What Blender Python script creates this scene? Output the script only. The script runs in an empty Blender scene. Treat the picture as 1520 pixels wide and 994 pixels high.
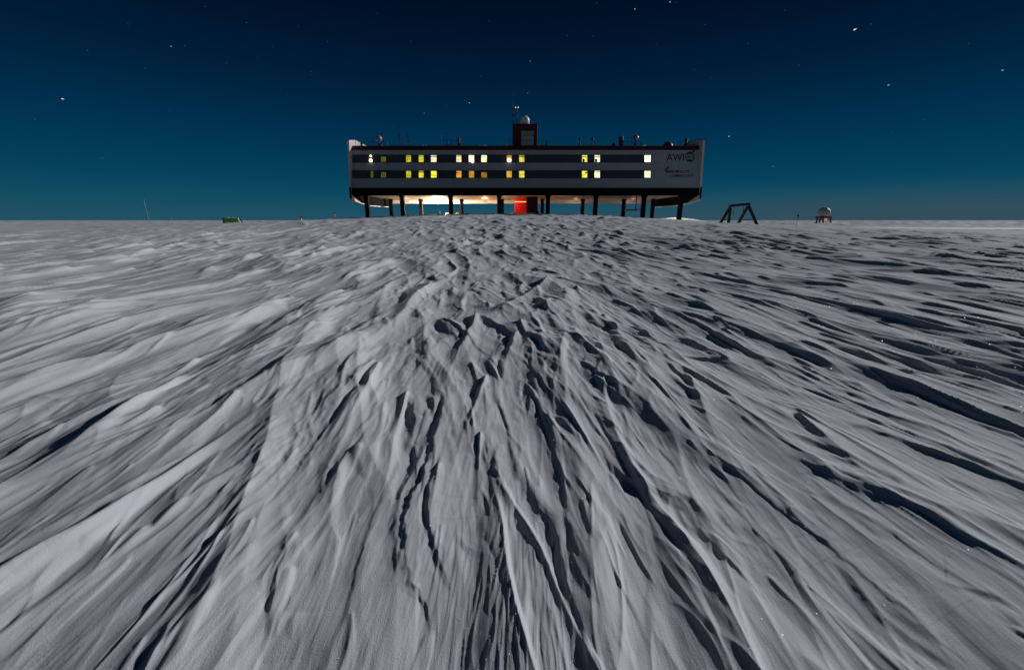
import bpy, bmesh, math, random
import numpy as np
from mathutils import Vector, Matrix

S = bpy.context.scene
COL = S.collection
rad = math.radians
random.seed(7)
RNG = np.random.default_rng(11)

# ------------------------------------------------------------------ camera
CAM_H = 1.5
F_PX = 1520 * 14 / 36.0
PITCH = math.atan(170 / F_PX)
cam_d = bpy.data.cameras.new('camera')
cam_d.lens = 14
cam_d.sensor_width = 36
cam_d.clip_start = 0.02
cam_d.clip_end = 30000
cam = bpy.data.objects.new('camera', cam_d)
cam.location = (0, 0, CAM_H)
cam.rotation_euler = (math.pi / 2 - PITCH, 0, 0)
COL.objects.link(cam)
S.camera = cam

# ------------------------------------------------------------------ moonlight and night sky
MOON_AZ, MOON_EL = 64, 21.5          # degrees right of the view direction, above the horizon
S.view_settings.view_transform = 'Standard'
S.view_settings.look = 'None'
S.view_settings.exposure = 0
S.view_settings.gamma = 1
S.cycles.use_denoising = True
S.cycles.denoising_prefilter = 'ACCURATE'
S.cycles.sample_clamp_indirect = 1.5
S.cycles.max_bounces = 5

W = bpy.data.worlds.new('World')
S.world = W
W.use_nodes = True
nt = W.node_tree
nt.nodes.clear()
def wn(t, **k):
    n = nt.nodes.new(t)
    for a, b in k.items():
        setattr(n, a, b)
    return n
wout = wn('ShaderNodeOutputWorld')
bg = wn('ShaderNodeBackground')
sky = wn('ShaderNodeTexSky')
sky.sky_type = 'NISHITA'
sky.sun_disc = False
sky.sun_elevation = rad(MOON_EL)
sky.sun_rotation = rad(MOON_AZ)
sky.altitude = 40
sky.dust_density = 0.3
sky.ozone_density = 3.0
tc = wn('ShaderNodeTexCoord')
sep = wn('ShaderNodeSeparateXYZ')
nt.links.new(tc.outputs['Generated'], sep.inputs[0])
ramp = wn('ShaderNodeValToRGB')
nt.links.new(sep.outputs['Z'], ramp.inputs[0])
cr = ramp.color_ramp
cr.interpolation = 'B_SPLINE'
stops = [(0.0, (.019, .082, .122)), (0.035, (.007, .077, .125)), (0.08, (.001, .055, .108)), (0.16, (.0, .0315, .078)),
         (0.25, (.0, .0152, .046)), (0.36, (.0, .0054, .0205)), (0.5, (.0005, .0026, .010)), (1.0, (.0005, .0022, .009))]
while len(cr.elements) < len(stops):
    cr.elements.new(0.5)
for e, (p, c) in zip(cr.elements, stops):
    e.position = p
    e.color = (*c, 1)
# the daylight sky carries the moon's side-to-side variation; the ramp carries the night's colour
skyv = wn('ShaderNodeHueSaturation')
skyv.inputs['Saturation'].default_value = 0.25
nt.links.new(sky.outputs[0], skyv.inputs['Color'])
mist = wn('ShaderNodeMath', operation='MULTIPLY')
mx_ = wn('ShaderNodeMapRange', interpolation_type='SMOOTHSTEP')
mx_.inputs[1].default_value, mx_.inputs[2].default_value = .0, .75
nt.links.new(sep.outputs['X'], mx_.inputs[0])
mz_ = wn('ShaderNodeMapRange', interpolation_type='SMOOTHSTEP')
mz_.inputs[1].default_value, mz_.inputs[2].default_value = .075, .0
nt.links.new(sep.outputs['Z'], mz_.inputs[0])
nt.links.new(mx_.outputs[0], mist.inputs[0])
nt.links.new(mz_.outputs[0], mist.inputs[1])
mul = wn('ShaderNodeMix', data_type='RGBA', blend_type='MULTIPLY')
mul.inputs[0].default_value = 0.0
mm = wn('ShaderNodeMix', data_type='RGBA')
nt.links.new(mist.outputs[0], mm.inputs[0])
nt.links.new(ramp.outputs[0], mm.inputs[6])
mm.inputs[7].default_value = (.034, .075, .104, 1)
nt.links.new(mm.outputs[2], mul.inputs[6])
nt.links.new(skyv.outputs[0], mul.inputs[7])
nt.links.new(mul.outputs[2], bg.inputs['Color'])
bg.inputs['Strength'].default_value = 1.0
nt.links.new(bg.outputs[0], wout.inputs[0])

sun_d = bpy.data.lights.new('moonlight', 'SUN')
sun_d.energy = 2.65
sun_d.angle = rad(0.5)
sun_d.color = (1.0, 0.985, 0.975)
sun = bpy.data.objects.new('moonlight', sun_d)
md = Vector((math.sin(rad(MOON_AZ)) * math.cos(rad(MOON_EL)), math.cos(rad(MOON_AZ)) * math.cos(rad(MOON_EL)), math.sin(rad(MOON_EL))))
sun.rotation_euler = (-md).to_track_quat('-Z', 'Y').to_euler()
sun.location = md * 200
COL.objects.link(sun)

# ------------------------------------------------------------------ where photo points lie in the place
def ray(px, py):
    u, v = (px - 760) / F_PX, (497 - py) / F_PX
    return (u, math.cos(PITCH) + v * math.sin(PITCH), -math.sin(PITCH) + v * math.cos(PITCH))
def at(px, py, Y):
    d = ray(px, py)
    return Vector((d[0] * Y / d[1], Y, CAM_H + d[2] * Y / d[1]))

# ------------------------------------------------------------------ materials
def mat(name, base=(.5, .5, .5), rough=.6, metal=0.0, emit=None, estr=0.0, spec=.4, bump=0.0, bscale=5.0, vary=0.0):
    m = bpy.data.materials.new(name)
    m.use_nodes = True
    n = m.node_tree
    p = n.nodes['Principled BSDF']
    p.inputs['Base Color'].default_value = (*base, 1)
    p.inputs['Roughness'].default_value = rough
    p.inputs['Metallic'].default_value = metal
    p.inputs['Specular IOR Level'].default_value = spec
    if emit:
        p.inputs['Emission Color'].default_value = (*emit, 1)
        p.inputs['Emission Strength'].default_value = estr
    if vary or bump:
        t = n.nodes.new('ShaderNodeTexCoord')
        z = n.nodes.new('ShaderNodeTexNoise')
        z.inputs['Scale'].default_value = bscale
        z.inputs['Detail'].default_value = 5
        n.links.new(t.outputs['Object'], z.inputs['Vector'])
        if vary:
            mx = n.nodes.new('ShaderNodeMix')
            mx.data_type = 'RGBA'
            mx.inputs[6].default_value = (*[c * (1 - vary) for c in base], 1)
            mx.inputs[7].default_value = (*[min(1, c * (1 + vary)) for c in base], 1)
            n.links.new(z.outputs['Fac'], mx.inputs[0])
            n.links.new(mx.outputs[2], p.inputs['Base Color'])
        if bump:
            b = n.nodes.new('ShaderNodeBump')
            b.inputs['Strength'].default_value = bump
            n.links.new(z.outputs['Fac'], b.inputs['Height'])
            n.links.new(b.outputs[0], p.inputs['Normal'])
    return m

# ------------------------------------------------------------------ mesh helpers
class MB:
    def __init__(s):
        s.v, s.f = [], []
    def add(s, vs, fs):
        o = len(s.v)
        s.v += [tuple(float(c) for c in v) for v in vs]
        s.f += [tuple(int(o + i) for i in f) for f in fs]
        return s
    def hexa(s, p):            # 8 corners: bottom loop 0-3, top loop 4-7
        return s.add(p, [(3, 2, 1, 0), (4, 5, 6, 7), (0, 1, 5, 4), (1, 2, 6, 5), (2, 3, 7, 6), (3, 0, 4, 7)])
    def box(s, x0, x1, y0, y1, z0, z1):
        return s.hexa([(x0, y0, z0), (x1, y0, z0), (x1, y1, z0), (x0, y1, z0), (x0, y0, z1), (x1, y0, z1), (x1, y1, z1), (x0, y1, z1)])
    def tube(s, a, b, r, n=8, r2=None):
        a, b = Vector(a), Vector(b)
        r2 = r if r2 is None else r2
        d = (b - a).normalized()
        u = d.orthogonal().normalized()
        w = d.cross(u)
        vs = []
        for q, rr in ((a, r), (b, r2)):
            for k in range(n):
                t = 2 * math.pi * k / n
                vs.append(q + u * (rr * math.cos(t)) + w * (rr * math.sin(t)))
        fs = [(k, (k + 1) % n, n + (k + 1) % n, n + k) for k in range(n)]
        return s.add(vs, fs + [tuple(range(n - 1, -1, -1)), tuple(range(n, 2 * n))])
    def beam(s, a, b, w, h=None):
        a, b = Vector(a), Vector(b)
        h = w if h is None else h
        d = (b - a).normalized()
        u = d.cross(Vector((0, 1, 0)))
        if u.length < .1:
            u = d.cross(Vector((1, 0, 0)))
        u.normalize()
        q = d.cross(u)
        vs = [p + u * (i * w / 2) + q * (j * h / 2) for p in (a, b) for i, j in ((-1, -1), (1, -1), (1, 1), (-1, 1))]
        return s.hexa(vs)
    def lathe(s, c, prof, n=20):        # prof: (r, z)
        vs, fs = [], []
        for r, z in prof:
            for k in range(n):
                t = 2 * math.pi * k / n
                vs.append((c[0] + r * math.cos(t), c[1] + r * math.sin(t), c[2] + z))
        for i in range(len(prof) - 1):
            for k in range(n):
                fs.append((i * n + k, i * n + (k + 1) % n, (i + 1) * n + (k + 1) % n, (i + 1) * n + k))
        fs.append(tuple(range(n - 1, -1, -1)))
        fs.append(tuple(range((len(prof) - 1) * n, len(prof) * n)))
        return s.add(vs, fs)
    def prism(s, poly, axis_a, axis_b):  # poly of points extruded from offset axis_a to axis_b (Vectors)
        n = len(poly)
        vs = [Vector(p) + Vector(axis_a) for p in poly] + [Vector(p) + Vector(axis_b) for p in poly]
        fs = [tuple(range(n - 1, -1, -1)), tuple(range(n, 2 * n))] + [(k, (k + 1) % n, n + (k + 1) % n, n + k) for k in range(n)]
        return s.add(vs, fs)
    def build(s, name, m, parent=None, smooth=False, bevel=0):
        me = bpy.data.meshes.new(name)
        me.from_pydata(s.v, [], s.f)
        bm = bmesh.new()
        bm.from_mesh(me)
        bmesh.ops.recalc_face_normals(bm, faces=bm.faces)
        if bevel:
            bmesh.ops.bevel(bm, geom=list(bm.edges), offset=bevel, segments=1, affect='EDGES')
        bm.to_mesh(me)
        bm.free()
        me.materials.append(m)
        if smooth:
            for p in me.polygons:
                p.use_smooth = True
        o = bpy.data.objects.new(name, me)
        COL.objects.link(o)
        if parent:
            o.parent = parent
            o.matrix_parent_inverse = parent.matrix_world.inverted() if parent.type == 'MESH' else Matrix.Translation(parent.location).inverted()
        return o

def tag(o, label=None, cat=None, group=None, kind=None):
    for k, v in (('label', label), ('category', cat), ('group', group), ('kind', kind)):
        if v:
            o[k] = v
    return o
def thing(name, loc, label, cat, group=None):
    o = bpy.data.objects.new(name, None)
    o.empty_display_size = .2
    o.location = loc
    COL.objects.link(o)
    return tag(o, label, cat, group)

# ------------------------------------------------------------------ noise
_P = RNG.permutation(4096).astype(np.int32)
_A = RNG.random(4096) * 2 * np.pi
_GX, _GY = np.cos(_A).astype(np.float32), np.sin(_A).astype(np.float32)
def noise(x, y, seed=0):
    x = np.asarray(x, np.float32) + np.float32(seed * 17.31 + 500.0)
    y = np.asarray(y, np.float32) + np.float32(seed * 9.77 + 500.0)
    xi, yi = np.floor(x).astype(np.int32), np.floor(y).astype(np.int32)
    fx, fy = x - xi, y - yi
    u = fx * fx * fx * (fx * (fx * 6 - 15) + 10)
    v = fy * fy * fy * (fy * (fy * 6 - 15) + 10)
    def g(i, j, dx, dy):
        h = _P[(_P[(xi + i) & 4095] + yi + j) & 4095]
        return _GX[h] * dx + _GY[h] * dy
    a = g(0, 0, fx, fy); b = g(1, 0, fx - 1, fy); c = g(0, 1, fx, fy - 1); d = g(1, 1, fx - 1, fy - 1)
    return 1.5 * ((a + u * (b - a)) * (1 - v) + (c + u * (d - c)) * v)
def sstep(a, b, x):
    t = np.clip((x - a) / (b - a), 0, 1)
    return t * t * (3 - 2 * t)
#GROUND
def macro(x, y):
    """large shape of the ground: the flat shelf and the mound the station stands on"""
    dx = x - 2.0
    s = np.where(dx < 0, 52.0, 37.0)
    prof = sstep(9, 84, y) * (1 - sstep(112, 140, y))
    bank = 1.2 * np.exp(-((x - 41) / 7.5) ** 2 - ((y - 101) / 7) ** 2)
    lip = .22 * np.exp(-((x + 15) / 9) ** 4 - ((y - 101) / 8) ** 4)
    return 2.72 * np.exp(-(dx / s) ** 2) * prof + bank + lip
def wind_angle(x, y):
    return np.radians(-7.0) + np.radians(7) * noise(x * .22, y * .10, 3) + np.radians(5) * noise(x * .6, y * .3, 4)

# ---- crests traced from the photograph: (points in photo pixels, dark-side width in px, kind)
TR = [
 # centre foreground
 ([(565, 541), (542, 580), (523, 601), (500, 634), (470, 668), (442, 711), (409, 754), (380, 782)], 13, 'c'),
 ([(600, 582), (608, 600), (616, 630), (613, 680)], 24, 'c'),
 ([(645, 575), (659, 594), (656, 628), (642, 676), (628, 711), (609, 744), (602, 790), (606, 830), (612, 872), (633, 915), (640, 949)], 36, 'c'),
 ([(722, 648), (734, 680), (740, 722), (738, 762)], 22, 'c'),
 ([(771, 722), (795, 754), (816, 775), (826, 806), (830, 830), (842, 880), (860, 930), (880, 994)], 24, 'c'),
 ([(833, 711), (843, 750), (852, 787), (862, 825), (878, 883)], 16, 'c'),
 ([(752, 640), (757, 664), (762, 692)], 7, 'c'),
 ([(682, 801), (695, 818), (724, 831)], 10, 'c'),
 ([(426, 803), (430, 835), (414, 875), (404, 935)], 22, 'c'),
 ([(442, 868), (432, 905), (412, 950), (394, 994)], 20, 'c'),
 ([(805, 620), (833, 632), (852, 653), (862, 672)], 10, 'c'),
 ([(785, 560), (800, 592), (806, 612)], 8, 'c'),
 # right
 ([(869, 660), (890, 668), (905, 692), (930, 716), (966, 730), (1008, 746), (1025, 765), (1042, 791), (1060, 818), (1087, 845), (1116, 878), (1133, 892)], 28, 'c'),
 ([(1014, 733), (1036, 758), (1060, 786), (1092, 818), (1133, 846)], 14, 'c'),
 ([(1099, 696), (1120, 705), (1139, 724)], 10, 'c'),
 ([(1165, 714), (1202, 708), (1244, 703), (1267, 717), (1299, 740), (1336, 756), (1373, 776), (1410, 802), (1456, 827), (1488, 843), (1524, 862), (1580, 890)], 22, 'c'),
 ([(1248, 643), (1262, 634), (1285, 636), (1304, 645), (1332, 652), (1363, 668), (1400, 683), (1437, 698)], 11, 'c'),
 ([(1253, 767), (1281, 786), (1308, 809)], 10, 'c'),
 ([(1209, 800), (1235, 816)], 9, 'c'),
 ([(1235, 836), (1262, 864), (1285, 892), (1318, 924), (1350, 952), (1391, 979), (1420, 1000)], 26, 'c'),
 ([(1373, 859), (1400, 878), (1437, 885), (1474, 896), (1530, 930)], 11, 'c'),
 ([(1465, 905), (1520, 950), (1570, 985)], 16, 'c'),
 ([(1423, 606), (1465, 622), (1520, 638)], 8, 'c'),
 ([(1396, 560), (1465, 578), (1520, 594), (1570, 606)], 12, 'c'),
 ([(1432, 652), (1520, 682)], 7, 'c'),
 ([(1253, 567), (1295, 581)], 7, 'c'), ([(1299, 576), (1340, 592), (1382, 606)], 8, 'c'),
 ([(1314, 400), (1347, 408), (1369, 411), (1402, 409), (1439, 415), (1483, 419), (1505, 424)], 8, 'c'),
 ([(1439, 400), (1476, 408), (1520, 411), (1560, 412)], 12, 'c'),
 ([(1196, 426), (1240, 435), (1292, 441), (1328, 452), (1369, 461), (1420, 468), (1472, 476)], 8, 'c'),
 ([(1026, 457), (1048, 467), (1078, 474), (1107, 483)], 8, 'c'),
 ([(1205, 498), (1225, 505), (1255, 518), (1292, 531), (1347, 548)], 13, 'c'),
 ([(1336, 529), (1365, 540), (1402, 555), (1439, 568), (1483, 583), (1520, 594)], 13, 'c'),
 ([(990, 524), (1026, 531), (1085, 538), (1118, 550), (1159, 575)], 8, 'c'),
 ([(993, 503), (1048, 515)], 6, 'c'), ([(930, 520), (960, 527), (982, 537), (1008, 540)], 7, 'c'),
 ([(1065, 520), (1107, 531), (1144, 546), (1181, 564), (1218, 583), (1266, 608)], 9, 'c'),
 ([(1258, 568), (1295, 581)], 7, 'c'), ([(1207, 384), (1273, 390)], 5, 'c'),
 ([(1376, 489), (1420, 498), (1457, 505)], 7, 'c'), ([(1288, 479), (1347, 487)], 6, 'c'),
 ([(1137, 476), (1181, 492), (1214, 496)], 6, 'c'), ([(1054, 433), (1100, 450)], 5, 'c'),
 ([(1380, 382), (1428, 382)], 5, 'c'), ([(1424, 349), (1494, 354)], 4, 'c'), ([(1089, 352), (1137, 360), (1181, 365)], 5, 'c'),
 # centre hummocks
 ([(702, 471), (719, 478), (733, 488), (747, 491), (764, 505)], 22, 'p'),
 ([(648, 472), (658, 481), (666, 498)], 16, 'p'),
 ([(784, 445), (802, 454), (815, 474)], 16, 'p'),
 ([(771, 498), (788, 505), (805, 522), (819, 539)], 16, 'p'),
 ([(757, 443), (774, 457)], 12, 'p'), ([(706, 426), (723, 447)], 9, 'p'),
 ([(826, 491), (846, 507), (870, 522)], 7, 'c'),
 ([(606, 462), (620, 464), (632, 478)], 14, 'p'),
 ([(655, 428), (668, 432), (684, 444)], 10, 'p'),
 ([(588, 425), (592, 440)], 8, 'p'), ([(622, 420), (630, 430)], 8, 'p'),
 # left bright ridges, lit face towards us
 ([(200, 536), (250, 512), (287, 497), (332, 482), (368, 471), (405, 458), (440, 448)], 40, 'r'),
 ([(-20, 532), (55, 508), (111, 493), (147, 478), (177, 467), (243, 456)], 34, 'r'),
 ([(-20, 470), (37, 453), (74, 438), (129, 430)], 22, 'r'),
 ([(440, 478), (470, 460), (512, 430)], 24, 'r'),
 ([(140, 545), (170, 530), (205, 508), (235, 494)], 20, 'r'),
 ([(20, 840), (70, 812), (120, 790), (165, 775), (215, 757)], 44, 'r'),
 ([(-40, 930), (20, 880), (80, 845), (130, 822), (180, 818)], 60, 'r'),
 ([(230, 800), (290, 755), (330, 728), (365, 710)], 44, 'r'),
 ([(280, 640), (350, 600), (420, 570), (500, 530), (560, 490)], 60, 'r'),
 ([(60, 700), (150, 660), (240, 620), (330, 590)], 40, 'r'),
 ([(500, 420), (540, 400), (590, 384)], 16, 'r'),  ([(100, 392), (180, 384), (250, 375)], 14, 'r'),
 ([(230, 900), (270, 860), (300, 835), (345, 805)], 7, 'c'),
 ([(48, 592), (70, 597), (100, 600)], 6, 'p'),
 ([(170, 855), (195, 830), (225, 800)], 10, 'p'),
]

def ground_hit(px, py):
    d = np.array(ray(px, py))
    z = 0.0
    for _ in range(12):
        t = (z - CAM_H) / min(d[2], -1e-4)
        x, y = d[0] * t, d[1] * t
        z = float(macro(np.array(x), np.array(y)))
    return x, y

def build_ground():
    # columns (angle from straight ahead) and rows (distance)
    tc1 = np.arange(0, 1.28, 1.95 / F_PX)
    tc2 = np.arange(tc1[-1], 1.95, 3.0 / F_PX)[1:]
    half = np.concatenate([tc1, tc2])
    th_front = np.arctan(np.concatenate([-half[:0:-1], half]))
    th_side = np.linspace(th_front[-1], 2 * np.pi - th_front[-1], 84)[1:-1]
    th = np.concatenate([th_front, th_side])
    nf = len(th_front)
    rs, r = [], 0.12
    while r < 112:
        rs.append(r)
        dr = min((r * r + CAM_H ** 2) / (CAM_H * F_PX) * 1.25, (.0038 if r < 40 else .0064) * r) if r > .8 else .05
        r += dr
    while r < 260:
        rs.append(r)
        r *= 1.009
    while r < 1600:
        rs.append(r)
        r *= 1.012
    while r < 16000:
        rs.append(r)
        r *= 1.07
    rs = np.array(rs)
    nr, nc = len(rs), len(th)
    R, T = np.meshgrid(rs, th, indexing='ij')
    X = (R * np.sin(T)).astype(np.float32)
    Y = (R * np.cos(T)).astype(np.float32)
    fade = (1 - sstep(240, 420, R)).astype(np.float32)
    ang = wind_angle(X, Y)
    # wind-aligned coordinates, gently warped
    a0 = np.radians(-7.0)
    wx = X + .35 * noise(X * .28, Y * .13, 5) * 1.6 + .10 * noise(X * 1.0, Y * .45, 6)
    wy = Y + .5 * noise(X * .3, Y * .2, 7)
    C = wx * np.cos(a0) - wy * np.sin(a0)
    A = wx * np.sin(a0) + wy * np.cos(a0)
    C2 = C + .035 * noise(X * 2.6, Y * 1.0, 8)
    dR = np.gradient(rs)[:, None]
    dT = np.gradient(th)[None, :] * R
    rel = T + np.radians(7)
    # spacing of the mesh measured across the wind
    res = (np.abs(np.sin(rel)) * dR + np.abs(np.cos(rel)) * dT).astype(np.float32)
    resA = (np.abs(np.cos(rel)) * dR + np.abs(np.sin(rel)) * dT).astype(np.float32)
    def oct(lc, la, amp, seed, ridge=False, Cc=None):
        n = noise((C2 if Cc is None else Cc) / lc, A / la, seed)
        if ridge:
            n = 1 - 2.0 * np.abs(n)
            n = n * np.abs(n) * .5 + n * .5
        k = sstep(.35, .9, lc / (res * 7))   # drop what the mesh cannot carry
        return (amp * n * k).astype(np.float32)
    M1 = sstep(-.35, .35, noise(X * .35, Y * .16, 21)).astype(np.float32)
    # wind-cut ridges: crisp crest lines, leaning so that one flank is long and the other steep
    lean = np.where(X > 0, .20, .20 - .42 * sstep(.0, .8, -X / (np.abs(Y) + .6))).astype(np.float32)
    def turned(deg):
        b = np.radians(deg)
        return C2 * np.cos(b) + A * np.sin(b)
    def ridges(l, asp, seed, deg=0.0):
        c = turned(deg)
        a = A / (l * asp)
        def nn(cc):
            return .85 * noise(cc / l, a, seed) + .5 * noise(cc / (.57 * l), a * 1.6, seed + .37) + .05
        f = 1 - 2 * np.abs(nn(c))
        f = 1 - 2 * np.abs(nn(c + lean * l * f))
        f = np.maximum(f, .05 * f)
        return f * sstep(.45, 1.1, l / (res * 7))
    Ms = [sstep(-.12, .34, noise(X * q1, Y * q2, sd)).astype(np.float32) for q1, q2, sd in ((.35, .16, 21), (.8, .3, 22), (1.7, .55, 24), (3.4, 1.0, 25))]
    H = oct(6, 16, .11, 10) + oct(1.6, 6, .055, 11)
    f0 = ridges(2.3, 3.6, 60, -3); H += .125 * f0 * (.5 + .5 * sstep(2.5, 8, R)) * (.2 + .8 * sstep(-.3, .3, noise(X * .2, Y * .12, 27)))
    f1 = ridges(1.15, 4.5, 61, 4); H += .066 * f1 * (.25 + .75 * Ms[0])
    f2 = ridges(.52, 5, 62, -5); H += .050 * f2 * (.15 + .85 * sstep(.05, .6, f1)) * (.3 + .7 * Ms[1])
    f3 = ridges(.24, 5.5, 63, 7); H += .025 * f3 * (.1 + .9 * sstep(.0, .6, f2)) * (.15 + .85 * Ms[2])
    f3b = ridges(.20, 5.5, 64, -9); H += .013 * f3b * (1 - Ms[2]) * (.1 + .9 * Ms[1])
    f4 = ridges(.105, 6, 65, 3); Hf = .010 * f4 * (.1 + .9 * sstep(0, .6, f3)) * (.1 + .9 * Ms[3])
    f5 = ridges(.048, 6.5, 66, -6); Hf += .0042 * f5 * (.15 + .85 * Ms[2]) * (.1 + .9 * (1 - Ms[3]))
    f6 = ridges(.024, 7, 67, 4); Hf += .0019 * f6 * (.15 + .85 * Ms[3])
    # patches of broken crust
    chip = sstep(.22, .42, noise(C / .55, A / 1.3, 28) + .25 * noise(C / .12, A / .25, 29))
    def billow(lc, la, amp, seed):
        n = noise(C2 / lc + .4 * noise(X / .2, Y / .2, 34), A / la, seed)
        return amp * (1 - 2.2 * np.abs(n)) * sstep(.45, 1.1, lc / (res * 6)) * sstep(.45, 1.1, la / (resA * 6))
    Hf += chip * sstep(1.3, 2.4, R) * (billow(.13, .24, .0042, 35) + billow(.06, .11, .0024, 36) + billow(.03, .05, .0012, 37))
    Hf += oct(.16, .22, .0028, 23) + oct(.05, .07, .0009, 26)
    NF = noise(C / .05, A / .11, 31) * .6 + noise(C / .02, A / .05, 32) * .4
    NM = noise(C / .22, A / .5, 33)
    NF = NF * (1 - sstep(.007, .018, res))
    NM = NM * (1 - sstep(.035, .09, res))

    St = np.zeros_like(H)
    def block(x0, x1, y0, y1):
        xs = np.array([x0, x1, x0, x1]); ys = np.array([y0, y0, y1, y1])
        if y0 < .15:
            return None
        t = np.arctan2(xs, ys)
        rr = np.hypot(xs, ys)
        rmin = y0 if x0 < 0 < x1 else np.hypot(min(abs(x0), abs(x1)), y0)
        i0, i1 = np.searchsorted(rs, rmin), np.searchsorted(rs, rr.max())
        j0, j1 = np.searchsorted(th_front, t.min()), np.searchsorted(th_front, t.max())
        if i1 - i0 < 2 or j1 - j0 < 2:
            return None
        return slice(i0, i1), slice(j0, j1)

    # ---- wind-cut snow ridges (sastrugi): sharp snout upwind (away from us), tail running downwind
    def stamp(x, y, L, Wd, Ah, flat, skew, dth, tilt=-.2):
        an = float(wind_angle(np.array(x), np.array(y))) + dth
        ca, sa = math.cos(an), math.sin(an)
        # axis away from camera (sa, ca); snout at (x,y), tail at (x,y) - L*(sa,ca)
        tx, ty = x - L * sa, y - L * ca
        b = block(min(x, tx) - Wd * 1.3, max(x, tx) + Wd * 1.3, min(y, ty) - Wd * .3, max(y, ty) + Wd * .3)
        if b is None:
            return
        dx, dy = X[b] - x, Y[b] - y
        u = -(dx * sa + dy * ca) / L
        v = dx * ca - dy * sa
        u = u + .05 * NM[b] + .02 * NF[b]
        env = sstep(-.01, .05 + 2 * resA[b] / L, u) * np.clip(1 - u, 0, 1) ** 1.1
        w = Wd * ((.30 if flat else .08) + (.70 if flat else .92) * np.clip(u, 0, 1) ** .65) + (1.5 + 1.2 * sstep(12, 25, R[b])) * res[b]
        c = skew * Wd * np.sin(3.1 * u + skew * 7)
        s = (v - c) / w + (.10 * NM[b] + .06 * NF[b])
        mir = x < -.25 * y
        s = np.where((s > 0) if mir else (s < 0), s * 1.7, s)
        if flat:
            # crust tongue: crisp lee edge, rounded edge towards the moon, tilted top
            eL = (Ah * (2.0 if mir else .45) + 1.4 * res[b]) / w * (1 if mir else 1.7)
            eR = (Ah * (1.0 if mir else 2.2) + 1.4 * res[b]) / w * (1.7 if mir else 1)
            h = np.where(s < 0, sstep(0, eL, 1 + s), sstep(0, eR, 1 - s)) * (.70 + tilt * s + .05 * NM[b])
        else:
            h = np.clip(1 - np.abs(s), 0, 1)
            h = h * (.55 + .45 * h)
        h = (Ah * env * h).astype(np.float32)
        o = St[b]
        St[b] = np.maximum(o, h) + .35 * np.minimum(o, h)
    def scatter(n, r0, r1, Lr, Wf, Af, flat_p):
        q = RNG.random(n)
        rr = np.sqrt(r0 ** 2 + q * (r1 ** 2 - r0 ** 2))
        tt = (RNG.random(n) * 2 - 1) * .97
        for k in range(n):
            x, y = rr[k] * math.sin(tt[k]), rr[k] * math.cos(tt[k])
            L = RNG.uniform(*Lr)
            if noise(np.array(x * .25), np.array(y * .12), 41) < -.28 and RNG.random() < .8:
                continue
            stamp(x, y, L, L * RNG.uniform(*Wf), (.62 if x < -.25 * y and r0 > 4 else 1) * (.75 if x > .3 * y else 1) * Af[0] * (Af[1] / Af[0]) ** RNG.random(), RNG.random() < flat_p, RNG.uniform(-.5, .5), RNG.normal(0, .12), RNG.uniform(-.3, .2))
    scatter(500, .9, 6, (.15, .7), (.04, .14), (.004, .012), .6)
    scatter(520, 1.1, 9, (.5, 2.0), (.05, .15), (.007, .022), .75)
    scatter(60, 3.6, 9, (1.0, 2.4), (.05, .10), (.016, .032), .5)
    scatter(1700, 5, 24, (.5, 3.0), (.06, .16), (.016, .075), .55)
    scatter(4200, 18, 58, (.8, 3.2), (.08, .22), (.05, .24), .5)
    scatter(4200, 45, 108, (1.4, 4.2), (.12, .28), (.08, .32), .4)
    scatter(2600, 100, 250, (3, 9), (.10, .22), (.10, .30), .3)

    # drifted snow fills the lee of the ridges to a gentle slope, except where the wind keeps them bare
    H = H + St
    nfc = len(th_front)
    bare = sstep(.26, .46, noise(C / .55, A / 1.6, 71))[:, :nfc]
    sl = .275 + .09 * noise(C / .8, A / 2.0, 72)[:, :nfc] + .34 * bare * (.15 + .85 * sstep(3, 7, R[:, :nfc])) + .35 * sstep(30, 70, R[:, :nfc])
    thq, maz = th_front[None, :], rad(MOON_AZ)
    c_t = 1 / np.maximum(np.cos(thq + rad(7)), .3)             # sideways slope of a ridge that runs with the wind
    c_r = np.maximum(np.cos(maz - thq), .12)                   # how far "away from us" does
    H0 = H[:, :nfc].astype(np.float64)
    Sx = np.cumsum(sl / c_t * dT[:, :nfc], axis=1)
    H1 = np.maximum.accumulate((H0 - Sx)[:, ::-1], axis=1)[:, ::-1] + Sx
    Sr = np.cumsum(sl / c_r * dR, axis=0)
    H1 = np.maximum.accumulate((H1 - Sr)[::-1], axis=0)[::-1] + Sr
    fill = H1 - H0
    def box(a, n, ax):
        p = [(0, 0), (0, 0)]
        p[ax] = (n + 1, n)
        c = np.cumsum(np.pad(a, p, mode='edge').astype(np.float64), axis=ax)
        k = a.shape[ax]
        return (np.take(c, range(2 * n + 1, 2 * n + 1 + k), ax) - np.take(c, range(0, k), ax)) / (2 * n + 1)
    near_f = box(box(box(fill, 12, 0), 9, 0), 3, 1)
    mid_f = box(box(fill, 3, 0), 1, 1)
    wn_ = 1 - sstep(3.5, 7, R[:, :nfc])
    H[:, :nfc] += near_f * wn_ + mid_f * (1 - wn_)
    H = H + Hf
    Sm = St
    St = np.zeros_like(H)

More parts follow.
